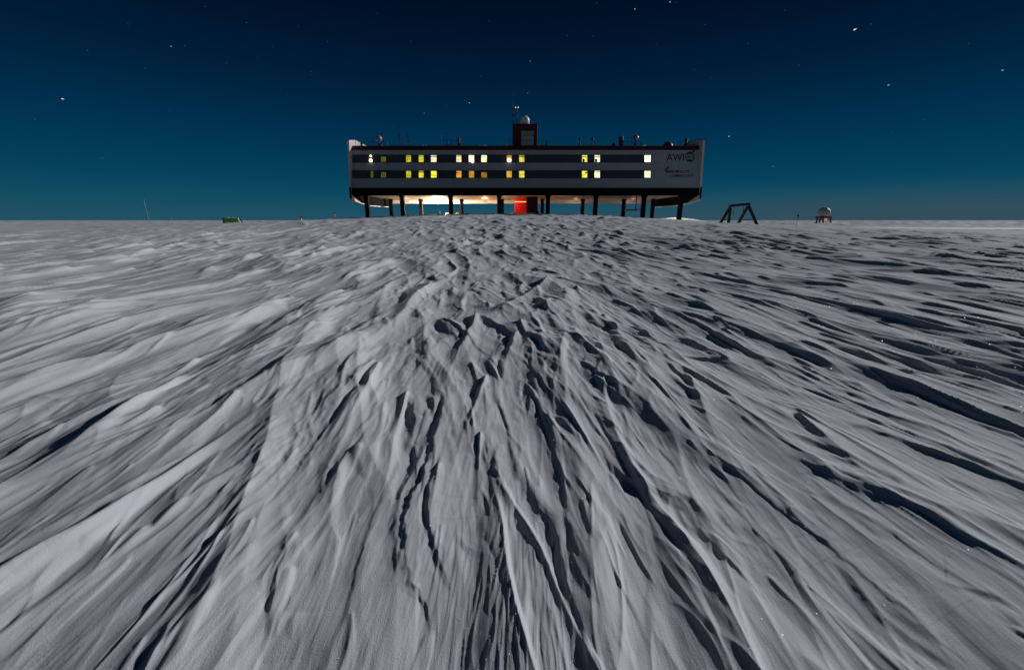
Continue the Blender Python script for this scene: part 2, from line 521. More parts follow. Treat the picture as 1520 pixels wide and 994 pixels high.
    # ---- the large blades near the camera: tip away from us, tail towards us (photo points)
    for tip, tail, wd, ah in (((720, 560), (655, 770), .10, .05), ((713, 648), (705, 810), .07, .05), ((562, 545), (450, 810), .16, .06), ((430, 800), (330, 1000), .17, .022),
                              ((602, 580), (565, 800), .11, .055), ((882, 515), (970, 720), .16, .03), ((806, 620), (900, 930), .15, .022), ((702, 472), (650, 620), .30, .09),
                              ((764, 498), (735, 620), .24, .07), ((1010, 560), (1140, 780), .20, .05), ((218, 795), (20, 980), .22, .024), ((350, 600), (180, 790), .26, .07),
                              ((510, 432), (330, 540), .40, .12), ((440, 448), (200, 560), .45, .13), ((1180, 620), (1330, 760), .22, .05), ((650, 690), (610, 900), .12, .05),
                              ((810, 420), (700, 500), .45, .12), ((905, 480), (960, 580), .28, .07), ((240, 620), (60, 720), .3, .07)):
        a_, b_ = np.array(ground_hit(*tip)), np.array(ground_hit(*tail))
        an = math.atan2(a_[0] - b_[0], a_[1] - b_[1])
        stamp(a_[0], a_[1], float(np.hypot(*(a_ - b_))) * 1.1, wd, ah * .8, False, RNG.uniform(-.3, .3), an - float(wind_angle(a_[0], a_[1])))
    # ---- the crests one sees in the photograph
    traced = []
    for pts, wpx, kind in TR:
        P = np.array([ground_hit(*p) for p in pts])
        mid = P[len(P) // 2]
        depth = mid[1] * math.cos(PITCH) + CAM_H * math.sin(PITCH)
        wm = wpx * depth / F_PX
        fsh = CAM_H / math.hypot(mid[1], CAM_H)       # foreshortening of across-width when nearly sideways
        if kind == 'c':
            seg = P[-1] - P[0]
            sgn = abs(seg[0]) / (np.hypot(*seg) + 1e-6)
            wm = wm * (1 + sgn * (1 / max(fsh, .12) - 1) * .18)
            traced.append((P, (.25 if P[:, 0].mean() < .8 else .18) * wm, max(4.0 * wm, .14), .5 * wm, wm, kind))
            n_ch = 3 if wpx > 12 else 1
            for _ in range(n_ch):                      # thin crust edges that run beside the main crest
                t0 = RNG.uniform(0, .5); t1 = t0 + RNG.uniform(.3, .5)
                cs = np.concatenate([[0], np.cumsum(np.hypot(*(P[1:] - P[:-1]).T))]); cs /= cs[-1]
                tt = np.linspace(t0, min(t1, 1), 7)
                nn = np.array([math.cos(rad(-7)), -math.sin(rad(-7))])
                off = RNG.uniform(-.7, 2.0) * wm
                Pc = np.stack([np.interp(tt, cs, P[:, 0]), np.interp(tt, cs, P[:, 1])], 1) + nn * (off + wm * .25 * np.sin(np.linspace(0, 3, 7) + t0 * 9))[:, None]
                traced.append((Pc, RNG.uniform(.10, .26) * wm, 1.5 * wm, .25 * wm, .3 * wm, 'c'))
        elif kind == 'p':
            traced.append((P, .24 * wm, max(2.6 * wm, .12), .45 * wm, wm, kind))
        else:
            wm = wm / max(fsh, .18) * .27
            traced.append((P, .38 * wm, wm, 2.6 * wm, wm, kind))
    for P, Ah, wr, wl, wm, kind in traced:
        Ah = min(Ah, .30 if kind != 'c' else .09)
        pad = wr * 2.6 if kind != 'r' else wl * 3
        b = block(P[:, 0].min() - pad, P[:, 0].max() + pad, max(P[:, 1].min() - pad, .2), P[:, 1].max() + pad)
        if b is None:
            continue
        xx, yy = X[b], Y[b]
        best = np.full(xx.shape, 1e9, np.float32)
        sd = np.zeros_like(best)
        par = np.zeros_like(best)
        seglen = np.hypot(*(P[1:] - P[:-1]).T)
        cum = np.concatenate([[0], np.cumsum(seglen)])
        # order every polyline so that its direction points away from the camera: "right" is then +x
        flip = P[-1, 1] < P[0, 1]
        Q = P[::-1] if flip else P
        seglen = np.hypot(*(Q[1:] - Q[:-1]).T)
        cum = np.concatenate([[0], np.cumsum(seglen)])
        tot = cum[-1]
        for k in range(len(Q) - 1):
            d = Q[k + 1] - Q[k]
            L2 = max(float(d @ d), 1e-8)
            t = ((xx - Q[k, 0]) * d[0] + (yy - Q[k, 1]) * d[1]) / L2
            tc_ = np.clip(t, 0, 1)
            ex, ey = xx - Q[k, 0] - tc_ * d[0], yy - Q[k, 1] - tc_ * d[1]
            dd = np.hypot(ex, ey)
            m = dd < best
            side = (d[1] * (xx - Q[k, 0]) - d[0] * (yy - Q[k, 1]))
            best = np.where(m, dd, best)
            sd = np.where(m, np.sign(side) * dd, sd)
            par = np.where(m, (cum[k] + tc_ * seglen[k]) / tot, par)
        jit = wm * (.14 * NF[b] + .16 * NM[b]) if kind != 'r' else wm * .08 * NM[b]
        sd = sd + jit
        tap = np.clip(np.sin(np.pi * par), 0, 1) ** (1.1 if kind == 'r' else .85)
        wlv = wl * np.clip(1 + 1.1 * NM[b], .35, 2) * (.2 + .8 * tap) + (1.5 + 1.5 * sstep(4, 8, R[b])) * res[b]
        if kind == 'r':
            h = np.where(sd > 0, np.clip(1 - sd / wr, 0, 1), np.clip(1 + sd / (2.6 * wl), 0, 1) ** 2)
        else:
            tt = np.clip(-sd / wlv, 0, 1)
            h = np.where(sd > 0, np.clip(1 - sd / (2.5 * wr), 0, 1) ** 2, (1 - tt) ** 1.5)
            sc = np.where(sd < 0, np.exp(-((sd + 1.3 * wlv) / (.9 * wlv)) ** 2), 0)
            h = h - .12 * sc
        h = (Ah * tap * h).astype(np.float32)
        o = St[b]
        St[b] = np.where(h > 0, np.maximum(o, h) + .45 * np.minimum(o, h), o + h)
    H = H + St
    St = St + Sm
    H = H * fade * sstep(.1, 1.0, R)
    far = (.75 * noise(X / 11, Y / 15, 61) + .7 * noise(X / 37, Y / 45, 62)) * sstep(90, 260, R) * (1 - sstep(1400, 2600, R)) * np.clip(R / 700, .35, 1.6)
    lr = np.log(np.maximum(R, 1))
    far += .0026 * R * noise(lr * 21, T * 55, 63) * sstep(100, 190, R) * (1 - sstep(600, 1100, R))
    far = far * (.3 + .7 * sstep(-40, 60, X))
    near_keep = 1 - sstep(30, 80, R) * .25
    Z = macro(X, Y) + H * near_keep + far - .02
    co = np.stack([X, Y, Z], -1).reshape(-1, 3).astype(np.float32)
    # faces, the last column wraps to the first
    i = np.arange(nr - 1)[:, None]
    j = np.arange(nc)[None, :]
    j2 = (j + 1) % nc
    q4 = np.stack([i * nc + j, (i + 1) * nc + j, (i + 1) * nc + j2, i * nc + j2], -1).reshape(-1, 4)
    cen = len(co)
    co = np.vstack([co, [[0, 0, float(Z[0].mean())]]]).astype(np.float32)
    tri = np.stack([np.full(nc, cen), j[0], j2[0]], -1)
    me = bpy.data.meshes.new('snow_ground')
    nq, ntr = len(q4), len(tri)
    me.vertices.add(len(co))
    me.vertices.foreach_set('co', co.ravel())
    me.loops.add(nq * 4 + ntr * 3)
    me.loops.foreach_set('vertex_index', np.concatenate([q4[:, ::-1].ravel(), tri[:, ::-1].ravel()]).astype(np.int32))
    me.polygons.add(nq + ntr)
    st = np.concatenate([np.arange(nq) * 4, nq * 4 + np.arange(ntr) * 3]).astype(np.int32)
    me.polygons.foreach_set('loop_start', st)
    me.update(calc_edges=True)
    me.validate()
    me.polygons.foreach_set('use_smooth', np.ones(len(me.polygons), bool))
    # normals up?
    if me.polygons[0].normal.z < 0:
        me.flip_normals()
    o = bpy.data.objects.new('snow_ground', me)
    COL.objects.link(o)
    tag(o, kind='structure')
    return o, (rs, th_front, Z)

def snow_material():
    m = bpy.data.materials.new('wind_packed_snow')
    m.use_nodes = True
    n = m.node_tree
    p = n.nodes['Principled BSDF']
    p.inputs['Roughness'].default_value = .85
    p.inputs['Specular IOR Level'].default_value = .03
    t = n.nodes.new('ShaderNodeTexCoord')
    def noise_n(scale, sx, sy, det=6):
        mp = n.nodes.new('ShaderNodeMapping')
        mp.inputs['Rotation'].default_value = (0, 0, rad(-7))
        mp.inputs['Scale'].default_value = (sx, sy, 1)
        n.links.new(t.outputs['Object'], mp.inputs[0])
        z = n.nodes.new('ShaderNodeTexNoise')
        z.inputs['Scale'].default_value = scale
        z.inputs['Detail'].default_value = det
        z.inputs['Roughness'].default_value = .6
        n.links.new(mp.outputs[0], z.inputs['Vector'])
        return z
    stri = noise_n(60, 1, .10)
    grain = noise_n(260, 1, .6, 3)
    big = noise_n(1.1, 1, .25, 4)
    mx = n.nodes.new('ShaderNodeMix')
    mx.data_type = 'RGBA'
    mx.inputs[6].default_value = (.49, .53, .59, 1)
    mx.inputs[7].default_value = (.61, .64, .69, 1)
    n.links.new(big.outputs['Fac'], mx.inputs[0])
    n.links.new(mx.outputs[2], p.inputs['Base Color'])
    rid = noise_n(16, 1, .14, 9)
    rid.noise_type = 'RIDGED_MULTIFRACTAL'
    rid.inputs['Lacunarity'].default_value = 2.2
    b0 = n.nodes.new('ShaderNodeBump')
    b0.inputs['Strength'].default_value = .45
    b0.inputs['Distance'].default_value = .013
    n.links.new(rid.outputs['Fac'], b0.inputs['Height'])
    b1 = n.nodes.new('ShaderNodeBump')
    b1.inputs['Strength'].default_value = .4
    b1.inputs['Distance'].default_value = .005
    n.links.new(stri.outputs['Fac'], b1.inputs['Height'])
    n.links.new(b0.outputs[0], b1.inputs['Normal'])
    b2 = n.nodes.new('ShaderNodeBump')
    b2.inputs['Strength'].default_value = .7
    b2.inputs['Distance'].default_value = .0025
    n.links.new(grain.outputs['Fac'], b2.inputs['Height'])
    n.links.new(b1.outputs[0], b2.inputs['Normal'])
    n.links.new(b2.outputs[0], p.inputs['Normal'])
    return m

ground, GRID = build_ground()
SNOW = snow_material()
ground.data.materials.append(SNOW)
#OBJECTS
def gz(x, y):
    """height of the built ground at (x, y) in the sector ahead"""
    rs, thf, Z = GRID
    r, t = math.hypot(x, y), math.atan2(x, y)
    i = min(max(int(np.searchsorted(rs, r)), 1), len(rs) - 1)
    j = min(max(int(np.searchsorted(thf, t)), 1), len(thf) - 1)
    return float(Z[i - 1:i + 1, j - 1:j + 1].mean())

M = {
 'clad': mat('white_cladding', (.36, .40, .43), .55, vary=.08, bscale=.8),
 'band': mat('dark_band', (.055, .07, .085), .4, vary=.12, bscale=.8),
 'red': mat('red_trim', (.07, .005, .006), .5, vary=.15, bscale=2),
 'redpanel': mat('red_enclosure', (.62, .0015, .002), .45),
 'skirt': mat('black_skirt', (.008, .008, .009), .95, vary=.2, bscale=1, spec=.02),
 'under': mat('underside_sheeting', (.40, .27, .15), .6, vary=.12, bscale=.5, bump=.1),
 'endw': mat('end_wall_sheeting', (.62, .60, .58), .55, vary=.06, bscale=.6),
 'hull': mat('hull_steel', (.16, .17, .19), .5, vary=.1),
 'steel': mat('dark_steel', (.018, .016, .016), .55, vary=.25, bscale=2),
 'leg': mat('leg_steel', (.009, .008, .009), .8, spec=.08, vary=.25, bscale=1.2),
 'grey': mat('galvanised', (.30, .31, .32), .45, .3, vary=.15, bscale=3),
 'frame': mat('window_frame', (.02, .022, .025), .5),
 'logo': mat('navy_lettering', (.004, .016, .045), .6),
 'white': mat('white_gelcoat', (.72, .72, .70), .35, vary=.04, bscale=1),
 'ball': mat('radome_panels', (.50, .48, .43), .4, vary=.12, bscale=.6),
 'roof': mat('roof_sheet', (.20, .21, .22), .6),
 'rsnow': mat('roof_snow', (.66, .66, .67), .85, bump=.3, bscale=4),
 'wood': mat('dark_timber', (.030, .022, .018), .75, vary=.3, bscale=3, bump=.2),
 'green': mat('green_container_paint', (.014, .17, .007), .5, vary=.2, bscale=1),
 'dglass': mat('dark_glass', (.05, .07, .09), .12, spec=.6),
 'pole': mat('pale_pole', (.75, .62, .52), .6),
}
def lit(name, c, e):
    return mat(name, (.05, .05, .05), .4, emit=c, estr=e)

# ---- the station: facade leans back towards the top, end walls stay upright
FY, FZ = 79.3, at(760, 290.2, 79.3).z          # bottom edge of the facade
LEAN = math.atan(.165)
eT, eN = Vector((0, math.sin(LEAN), math.cos(LEAN))), Vector((0, -math.cos(LEAN), math.sin(LEAN)))
O = Vector((0, FY, FZ))
TAPER = .0012                                   # the facade narrows a little towards the roof
def fac(px, py):
    """(x, t) on the facade for a photo point"""
    d = Vector(ray(px, py))
    k = (O - Vector((0, 0, CAM_H))).dot(eN) / d.dot(eN)
    p = Vector((0, 0, CAM_H)) + d * k
    t = (p - O).dot(eT)
    return p.x / (1 - TAPER * t), t
def fp(x, t, out=0.0):
    return O + Vector((x * (1 - TAPER * t), 0, 0)) + eT * t + eN * out
def slab(mb, x0, x1, t0, t1, o0, o1):
    return mb.hexa([fp(x0, t0, o1), fp(x1, t0, o1), fp(x1, t0, o0), fp(x0, t0, o0),
                    fp(x0, t1, o1), fp(x1, t1, o1), fp(x1, t1, o0), fp(x0, t1, o0)])
T = {k: fac(760, y)[1] for k, y in dict(bot=290.2, sk=278.9, w2a=264.7, w2b=252.8, w1a=241.6, w1b=229.5, red=222.9, top=216.6).items()}
XL, XR = fac(519.6, 285)[0], fac(1040.0, 285)[0]
BACK = 104.0
st = thing('research_station', (2.5, 90, 2.6), 'long white polar research station on black legs with lit yellow windows', 'building')

# core (dark sheeting behind the panels), roof, underside
ztop = fp(0, T['top']).z
ytop = fp(0, T['top']).y
core = MB()
e = -.12
p0, p1, p2 = fp(0, T['bot'] + .5, e), fp(0, T['top'] - .1, e), fp(0, T['sk'], e)
core.prism([(0, p0.y, p0.z), (0, p1.y, p1.z), (0, BACK - 1.5, p1.z), (0, BACK - .3, p0.z)], (XL, 0, 0), (XR, 0, 0))
def lean_in(mb, k=.066):
    mb.v = [(x - math.copysign(max(0, z - FZ) * k, x), y, z) for x, y, z in mb.v]
    return mb
lean_in(core)
core.build('hull', M['hull'], st)
MB().box(XL + .9, XR - .9, ytop + .3, BACK - 1.6, ztop - .098, ztop - .03).build('roof', M['roof'], st)

# facade panels, module 2.42 m like the windows
x_ref = fac(774.5, 247)[0]
mod = (fac(961.2, 247)[0] - x_ref) / 10
xe0, xe1 = XL + .30, XR - .22
def cols(x0, x1):
    k0 = math.floor((x0 - x_ref) / mod - .5)
    xs = [x0]
    k = k0
    while True:
        q = x_ref + (k + .5) * mod
        k += 1
        if q <= x0 + .5:
            continue
        if q >= x1 - .5:
            break
        xs.append(q)
    return xs + [x1]
def strip(t0, t1, x0, x1, m, name, o0=0.0, o1=.0):
    xs = cols(x0, x1)
    for a, b in zip(xs, xs[1:]):
        mb = MB()
        slab(mb, a + .012, b - .012, t0 + .012, t1 - .012, -.118, o1 + RNG.uniform(-.006, .006))
        mb.build(name, m, st)
xb0, xb1 = fac(522.8, 247)[0], fac(966.4, 247)[0]
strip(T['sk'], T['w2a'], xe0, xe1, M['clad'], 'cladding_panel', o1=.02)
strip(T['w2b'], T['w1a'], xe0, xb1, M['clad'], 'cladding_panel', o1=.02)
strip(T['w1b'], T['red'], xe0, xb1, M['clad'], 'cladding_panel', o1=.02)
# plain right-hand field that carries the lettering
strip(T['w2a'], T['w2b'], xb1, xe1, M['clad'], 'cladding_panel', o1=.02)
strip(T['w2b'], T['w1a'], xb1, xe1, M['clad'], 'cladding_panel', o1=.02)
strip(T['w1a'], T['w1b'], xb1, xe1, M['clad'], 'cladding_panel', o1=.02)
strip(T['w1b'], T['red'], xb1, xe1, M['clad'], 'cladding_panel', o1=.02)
for t0, t1 in ((T['w2a'], T['w2b']), (T['w1a'], T['w1b'])):
    MBx = MB()
    slab(MBx, xe0, xb0 - .012, t0 + .012, t1 - .012, -.118, .018)
    MBx.build('cladding_panel', M['clad'], st)

# windows: photo x of centre, (upper colour, strength, blind), (lower ...)
Y1, Y2, AM, WH, GW = (.85, .80, .03), (1, .85, .10), (1, .50, .03), (1, .82, .42), (1, .98, .58)
WIN = [
 (548.5, (Y1, .05, 'lamps'), (Y1, .10, 'half'), 7), (568, (Y1, .14, 'bars'), (Y1, .12, 'bars'), 7.2),
 (605.5, (Y1, .62, 'top'), (Y1, .60, 'tilt'), 7), (624.2, (Y1, .85, 'top'), (Y1, .9, 'roll'), 7),
 (643.4, (GW, 1.1, 'roll2'), (Y1, 1.3, 'tilt'), 8), (680.6, (WH, 1.0, 'top'), (AM, .75, 'corner'), 7.2),
 (699.6, (WH, 2.2, 'lampy'), (AM, .55, ''), 7.4), (717.7, (WH, 1.5, 'line'), (AM, .38, 'bars'), 7.8),
 (755.6, (AM, .7, 'toplamp'), (AM, .75, ''), 7.2), (774.4, (Y2, .7, 'roll'), (Y2, .85, ''), 7.4),
 (868.4, (Y2, 1.0, 'desk'), (Y2, 1.05, 'corner'), 7.6), (885.2, (GW, 1.3, 'desk'), (WH, 1.7, 'blue'), 7.8),
 (960.6, (GW, 2.0, ''), (GW, 1.3, ''), 8.8),
]
frame_m, blind_m, bluem = M['frame'], mat('roller_blind', (.05, .06, .05), .8), lit('blue_screen', (.02, .35, .55), .35)
lamp_m = lit('ceiling_lamp', (1, .9, .55), 6)
dimlamp = lit('room_lamp', (1, .9, .6), 3)
wins = {}
def pane_mat(c, e):
    """a lit room behind glass: glow uneven from wall to wall"""
    m = lit('lit_pane', c, e)
    n = m.node_tree
    p = n.nodes['Principled BSDF']
    t = n.nodes.new('ShaderNodeTexCoord')
    z = n.nodes.new('ShaderNodeTexNoise')
    z.inputs['Scale'].default_value = 1.7
    n.links.new(t.outputs['Object'], z.inputs['Vector'])
    mr = n.nodes.new('ShaderNodeMapRange')
    mr.inputs[1].default_value, mr.inputs[2].default_value = .3, .7
    mr.inputs[3].default_value, mr.inputs[4].default_value = e * .7, e * 1.3
    n.links.new(z.outputs['Fac'], mr.inputs[0])
    n.links.new(mr.outputs[0], p.inputs['Emission Strength'])
    return m
for k, (px, up, lo, wpx) in enumerate(WIN):
    for row, (c, e, kind) in enumerate((up, lo)):
        t0, t1 = (T['w1a'], T['w1b']) if row == 0 else (T['w2a'], T['w2b'])
        xc = x_ref + round((fac(px, 247)[0] - x_ref) / mod * 2) / 2 * mod
        if abs(xc - fac(px, 247)[0]) > .25:
            xc = fac(px, 247)[0]
        hw = wpx * .1305 / 2
        wins.setdefault(row, []).append((xc - hw - .07, xc + hw + .07))
        a, b = t0 + .06, t1 - .06
        fr = MB()
        slab(fr, xc - hw - .06, xc - hw, a, b, -.11, .03)
        slab(fr, xc + hw, xc + hw + .06, a, b, -.11, .03)
        slab(fr, xc - hw, xc + hw, a, a + .06, -.11, .028)
        slab(fr, xc - hw, xc + hw, b - .06, b, -.11, .028)
        w = fr.build('window', frame_m, st)
        pn = MB()
        slab(pn, xc - hw + .002, xc + hw - .002, a + .062, b - .062, -.10, -.06)
        pn.build('pane', pane_mat(c, e), w)
        H0, H1 = a + .06, b - .06
        hh = H1 - H0
        def piece(nm, x0, x1, s0, s1, m, o=-.02):
            q = MB()
            slab(q, xc - hw + 2 * hw * x0 + .003, xc - hw + 2 * hw * x1 - .003, H0 + hh * s0 + .003, H0 + hh * s1 - .003, o - .03, o)
            q.build(nm, m, w)
        def slant(x0, s0, x1, s1, wd=.05):
            q = MB()
            q.beam(fp(xc - hw + 2 * hw * x0, H0 + hh * s0, -.03), fp(xc - hw + 2 * hw * x1, H0 + hh * s1, -.03), wd)
            q.build('blind_cord', blind_m, w)
        if kind in ('top', 'toplamp'):
            piece('blind', 0, 1, .80, .90, blind_m)
        if kind == 'top':
            slant(.1, .30, .9, .48)
        if kind == 'tilt':
            slant(.05, .42, .95, .24)
        if kind in ('roll', 'roll2', 'blue'):
            piece('blind', 0, 1, .76, .90, bluem if kind != 'roll' else blind_m)
        if kind == 'roll2':
            slant(.1, .42, .9, .22)
        if kind == 'line':
            piece('blind', 0, .8, .74, .80, blind_m)
        if kind == 'bars':
            for q in (.30, .62):
                piece('glazing_bar', q, q + .07, 0, 1, blind_m)
            piece('blind', 0, 1, .8, 1, blind_m)
        if kind == 'half':
            piece('blind', 0, .45, 0, 1, blind_m)
        if kind == 'corner':
            piece('furniture', .55 if px > 800 else 0, 1 if px > 800 else .4, .70, .84, blind_m)
        if kind == 'desk':
            piece('blind', 0, 1, .72, .84, bluem)
            piece('furniture', .08, .5, .02, .48, mat('dim_furniture', (.1, .08, .02), .8))
        def bulb(x, s, r, m):
            q = MB()
            cc = fp(xc - hw + 2 * hw * x, H0 + hh * s, .02)
            q.lathe(cc, [(.01, -r), (r * .7, -r * .7), (r, 0), (r * .7, r * .7), (.01, r)], 10)
            q.build('lamp', m, w, True)
        if kind == 'lamps':
            bulb(.5, .88, .20, dimlamp)
            bulb(.5, .22, .30, lamp_m)
        if kind == 'toplamp':
            bulb(.5, .26, .34, lamp_m)
        if kind == 'lampy':
            bulb(.72, .10, .24, lamp_m)
            bulb(.3, .85, .16, dimlamp)
# dark bands between the windows, split on the same module
for row, (t0, t1) in enumerate(((T['w1a'], T['w1b']), (T['w2a'], T['w2b']))):
    edges, x = [], xb0
    for a, b in sorted(wins[row]):
        edges.append((x, a))
        x = b
    edges.append((x, xb1))
    for a, b in edges:
        n = max(1, round((b - a) / mod))
        for k in range(n):
            q = MB()
            slab(q, a + (b - a) * k / n + .010, a + (b - a) * (k + 1) / n - .010, t0 + .01, t1 - .01, -.118, -.02 + RNG.uniform(-.004, .004))
            q.build('band_panel', M['band'], st)
# roof edge, skirt
xs = np.linspace(xe0, xe1, 15)
for a, b in zip(xs, xs[1:]):
    q = MB()
    slab(q, a + .006, b - .006, T['red'] + .004, T['top'], -.117, .10)
    q.build('roof_trim', M['red'], st)
for a, b in zip(xs, xs[1:]):
    q = MB()
    slab(q, a + .004, b - .004, T['bot'], T['sk'] - .004, -.116, .05)
    q.build('skirt_panel', M['skirt'], st)
# underside sheeting with ribs, far-side beam
zu = FZ + .42
for k in range(14):
    a, b = xs[k], xs[k + 1]
    MB().box(a + .01, b - .01, FY + .35, BACK - .5, zu - .10, zu - .02).build('underside_panel', M['under'], st)
zb = at(760, 302.3, BACK).z
MB().box(XL + .4, XR - .4, BACK - .45, BACK - .05, zb, zu + 1.2).build('rear_beam', mat('rear_beam_paint', (.48, .42, .38), .6, vary=.1), st)
bk = MB()
bk.prism([(0, BACK - .30, zu + 1.22), (0, BACK + .04, zu + 1.22), (0, BACK - 1.3, ztop - .12), (0, BACK - 1.6, ztop - .12)], (XL + .35, 0, 0), (XR - .35, 0, 0))
lean_in(bk)
bk.build('rear_wall', M['clad'], st)
# end walls with raised parapet and curved hull bottom
def end_wall(x0, x1, lab):
    fy = 79.25
    low = [(79.25, at(760, 297, 79.25).z), (81.5, 4.95), (84.4, 4.66), (89.7, 4.42), (97, 4.45), (BACK + .3, 4.62)]
    top = [(BACK + .3, 16.6), (88, at(760, 217, 88).z + .12), (82.4, at(760, 208, 82.4).z), (79.25, at(760, 208, 79.25).z)]
    q = MB()
    q.prism([(0, y, z) for y, z in low + top], (x0, 0, 0), (x1, 0, 0))
    lean_in(q)
    w = q.build('end_wall', M['endw'], st)
    w['label'] = lab
    c = MB()
    for (ya, za), (yb, zb_) in zip(top[1:], top[2:]):
        c.prism([(0, ya, za + .002), (0, yb, zb_ + .002), (0, yb, zb_ + .12), (0, ya, za + .12)], (x0 - .03, 0, 0), (x1 + .03, 0, 0))
    lean_in(c)
    c.build('coping', M['red'], w)
    return w
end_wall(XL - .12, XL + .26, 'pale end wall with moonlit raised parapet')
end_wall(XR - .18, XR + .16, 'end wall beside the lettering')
for x0, x1 in ((XL - .10, XL + .24), (XR - .16, XR + .14)):
    q = MB()
    q.prism([(0, 79.2, 5.42), (0, 79.2, FZ + 1.47), (0, 79.245, FZ + 1.47), (0, 79.245, 5.42)], (x0, 0, 0), (x1, 0, 0))
    lean_in(q)
    q.build('skirt_corner', M['skirt'], st)
# inner skirts below the ends
for x0, x1 in ((XL + .262, XL + .9), (XR - .9, XR - .182)):
    q = MB()
    q.prism([(0, 79.6, FZ + .1), (0, 84.5, 4.9), (0, 90, 4.6), (0, BACK, 4.75), (0, BACK, zu - .12), (0, 79.6, zu - .12)], (x0, 0, 0), (x1, 0, 0))
    q.build('hull_skirt', M['skirt'], st)

# legs: near and far rows
YN, YF = 82.2, 98.3
def leg(px, Y, w):
    X = (at(px, 300, Y)).x
    zb_ = gz(X, Y) - .5
    q = MB()
    q.box(X - w / 2, X + w / 2, Y - w / 2, Y + w / 2, zb_, zu - .102)
    o = q.build('leg', M['leg'], st, bevel=.08)
    f = MB()
    f.box(X - w * .62, X + w * .62, Y - w * .62, Y + w * .62, zu - .55, zu - .24)
    f.build('collar', M['leg'], o)
    return X
for px in (544.5, 597.2, 669.2, 741, 813.2, 884, 955.5, 1010.5):
    leg(px, YN, .80)
for px in (580, 624.5, 685.3, 745.5, 805, 865, 926, 969.5):
    leg(px, YF, .78)

# stair enclosure under the middle: red lit box and dark shaft
xa, xb_, xc_ = at(764.2, 310, 89).x, at(781.2, 310, 89).x, at(798, 310, 89).x
g0 = gz(xa, 89) - .6
MB().box(xa, xb_ - .004, 89, 93, g0, zu - .35).build('stair_enclosure', M['redpanel'], st)
MB().box(xa + .05, xb_ - .05, 88.90, 88.995, at(770, 300, 89).z, at(770, 299.2, 89).z).build('light_strip', lit('strip_glow', (1, .55, .25), 2.2), st)
MB().box(xb_, xc_, 88.7, 93, g0, zu - .104).build('stair_shaft', M['skirt'], st)
xd = at(799.5, 318, 88).x
MB().box(xc_ - .2, xd, 87.6, 88.6, g0, at(799, 313.8, 88).z).build('shaft_step', M['skirt'], st)

# hanging work platform between two right-hand legs
zp = at(935, 312.6, 92).z
x0, x1 = at(927.5, 312, 92).x, at(948, 311, 92).x
q = MB().box(x0, x1 - .5, 91.2, 92.8, zp, zp + .22)
q.hexa([(x1 - .5, 91.3, zp + .06), (x1 + .3, 91.3, zp + .25), (x1 + .3, 92.7, zp + .25), (x1 - .5, 92.7, zp + .06),
        (x1 - .5, 91.3, zp + .22), (x1 + .3, 91.3, zp + .34), (x1 + .3, 92.7, zp + .34), (x1 - .5, 92.7, zp + .22)])
pf = q.build('hanging_platform', M['steel'], st)
xh = at(944, 303, 92).x
MB().beam((xh, 92, zp + .222), (xh, 92, zu - .104), .18).build('hanger', M['steel'], pf)

# lamps below the underside: housing + light
def under_lamp(px, Y, power, col=(1, .72, .42), z=None, up=True, spot=None, aim=None, drop=.55):
    X = at(px, 300, Y).x
    zz = zu - drop if z is None else z
    h = MB()
    h.box(X - .5, X + .5, Y - .12, Y + .12, zz + .06, zz + .16)
    h.beam((X, Y, zz + .162), (X, Y, zu - .104), .06)
    o = h.build('lamp_housing', M['steel'], st)
    l = bpy.data.lights.new('lamp_light', 'SPOT' if spot else 'POINT')
    l.energy = power
    l.color = col
    l.shadow_soft_size = .12
    if spot:
        l.spot_size = rad(spot)
        l.spot_blend = .6
    lo = bpy.data.objects.new('lamp_light', l)
    lo.location = (X, Y, zz - .05)
    if aim:
        lo.rotation_euler = (Vector(aim) - Vector((X, Y, zz - .05))).to_track_quat('-Z', 'Y').to_euler()
    COL.objects.link(lo)
    return o
under_lamp(650, 98.6, 15000, (1, .82, .62), drop=1.2)
under_lamp(604, 99, 300, (1, .72, .5), drop=.8)
under_lamp(548, 90, 350, (1, .62, .42), drop=1.0)
under_lamp(720, 98, 1100, (1, .60, .28), drop=.8)
under_lamp(756, 86.5, 420, (1, .6, .35), drop=1.0)
under_lamp(828, 86, 260, (1, .62, .2), drop=.6)
under_lamp(855, 101, 110, (1, .65, .45), drop=.7)
under_lamp(940, 101, 80, (1, .62, .45), drop=.8)
under_lamp(530, 99, 5000, (1, .74, .55), spot=70, aim=(-46, 94, 2.6), drop=1.3)
under_lamp(1003, 104.5, 4000, (1, .80, .52), spot=130, aim=(42, 101.5, 2.0), drop=.9)

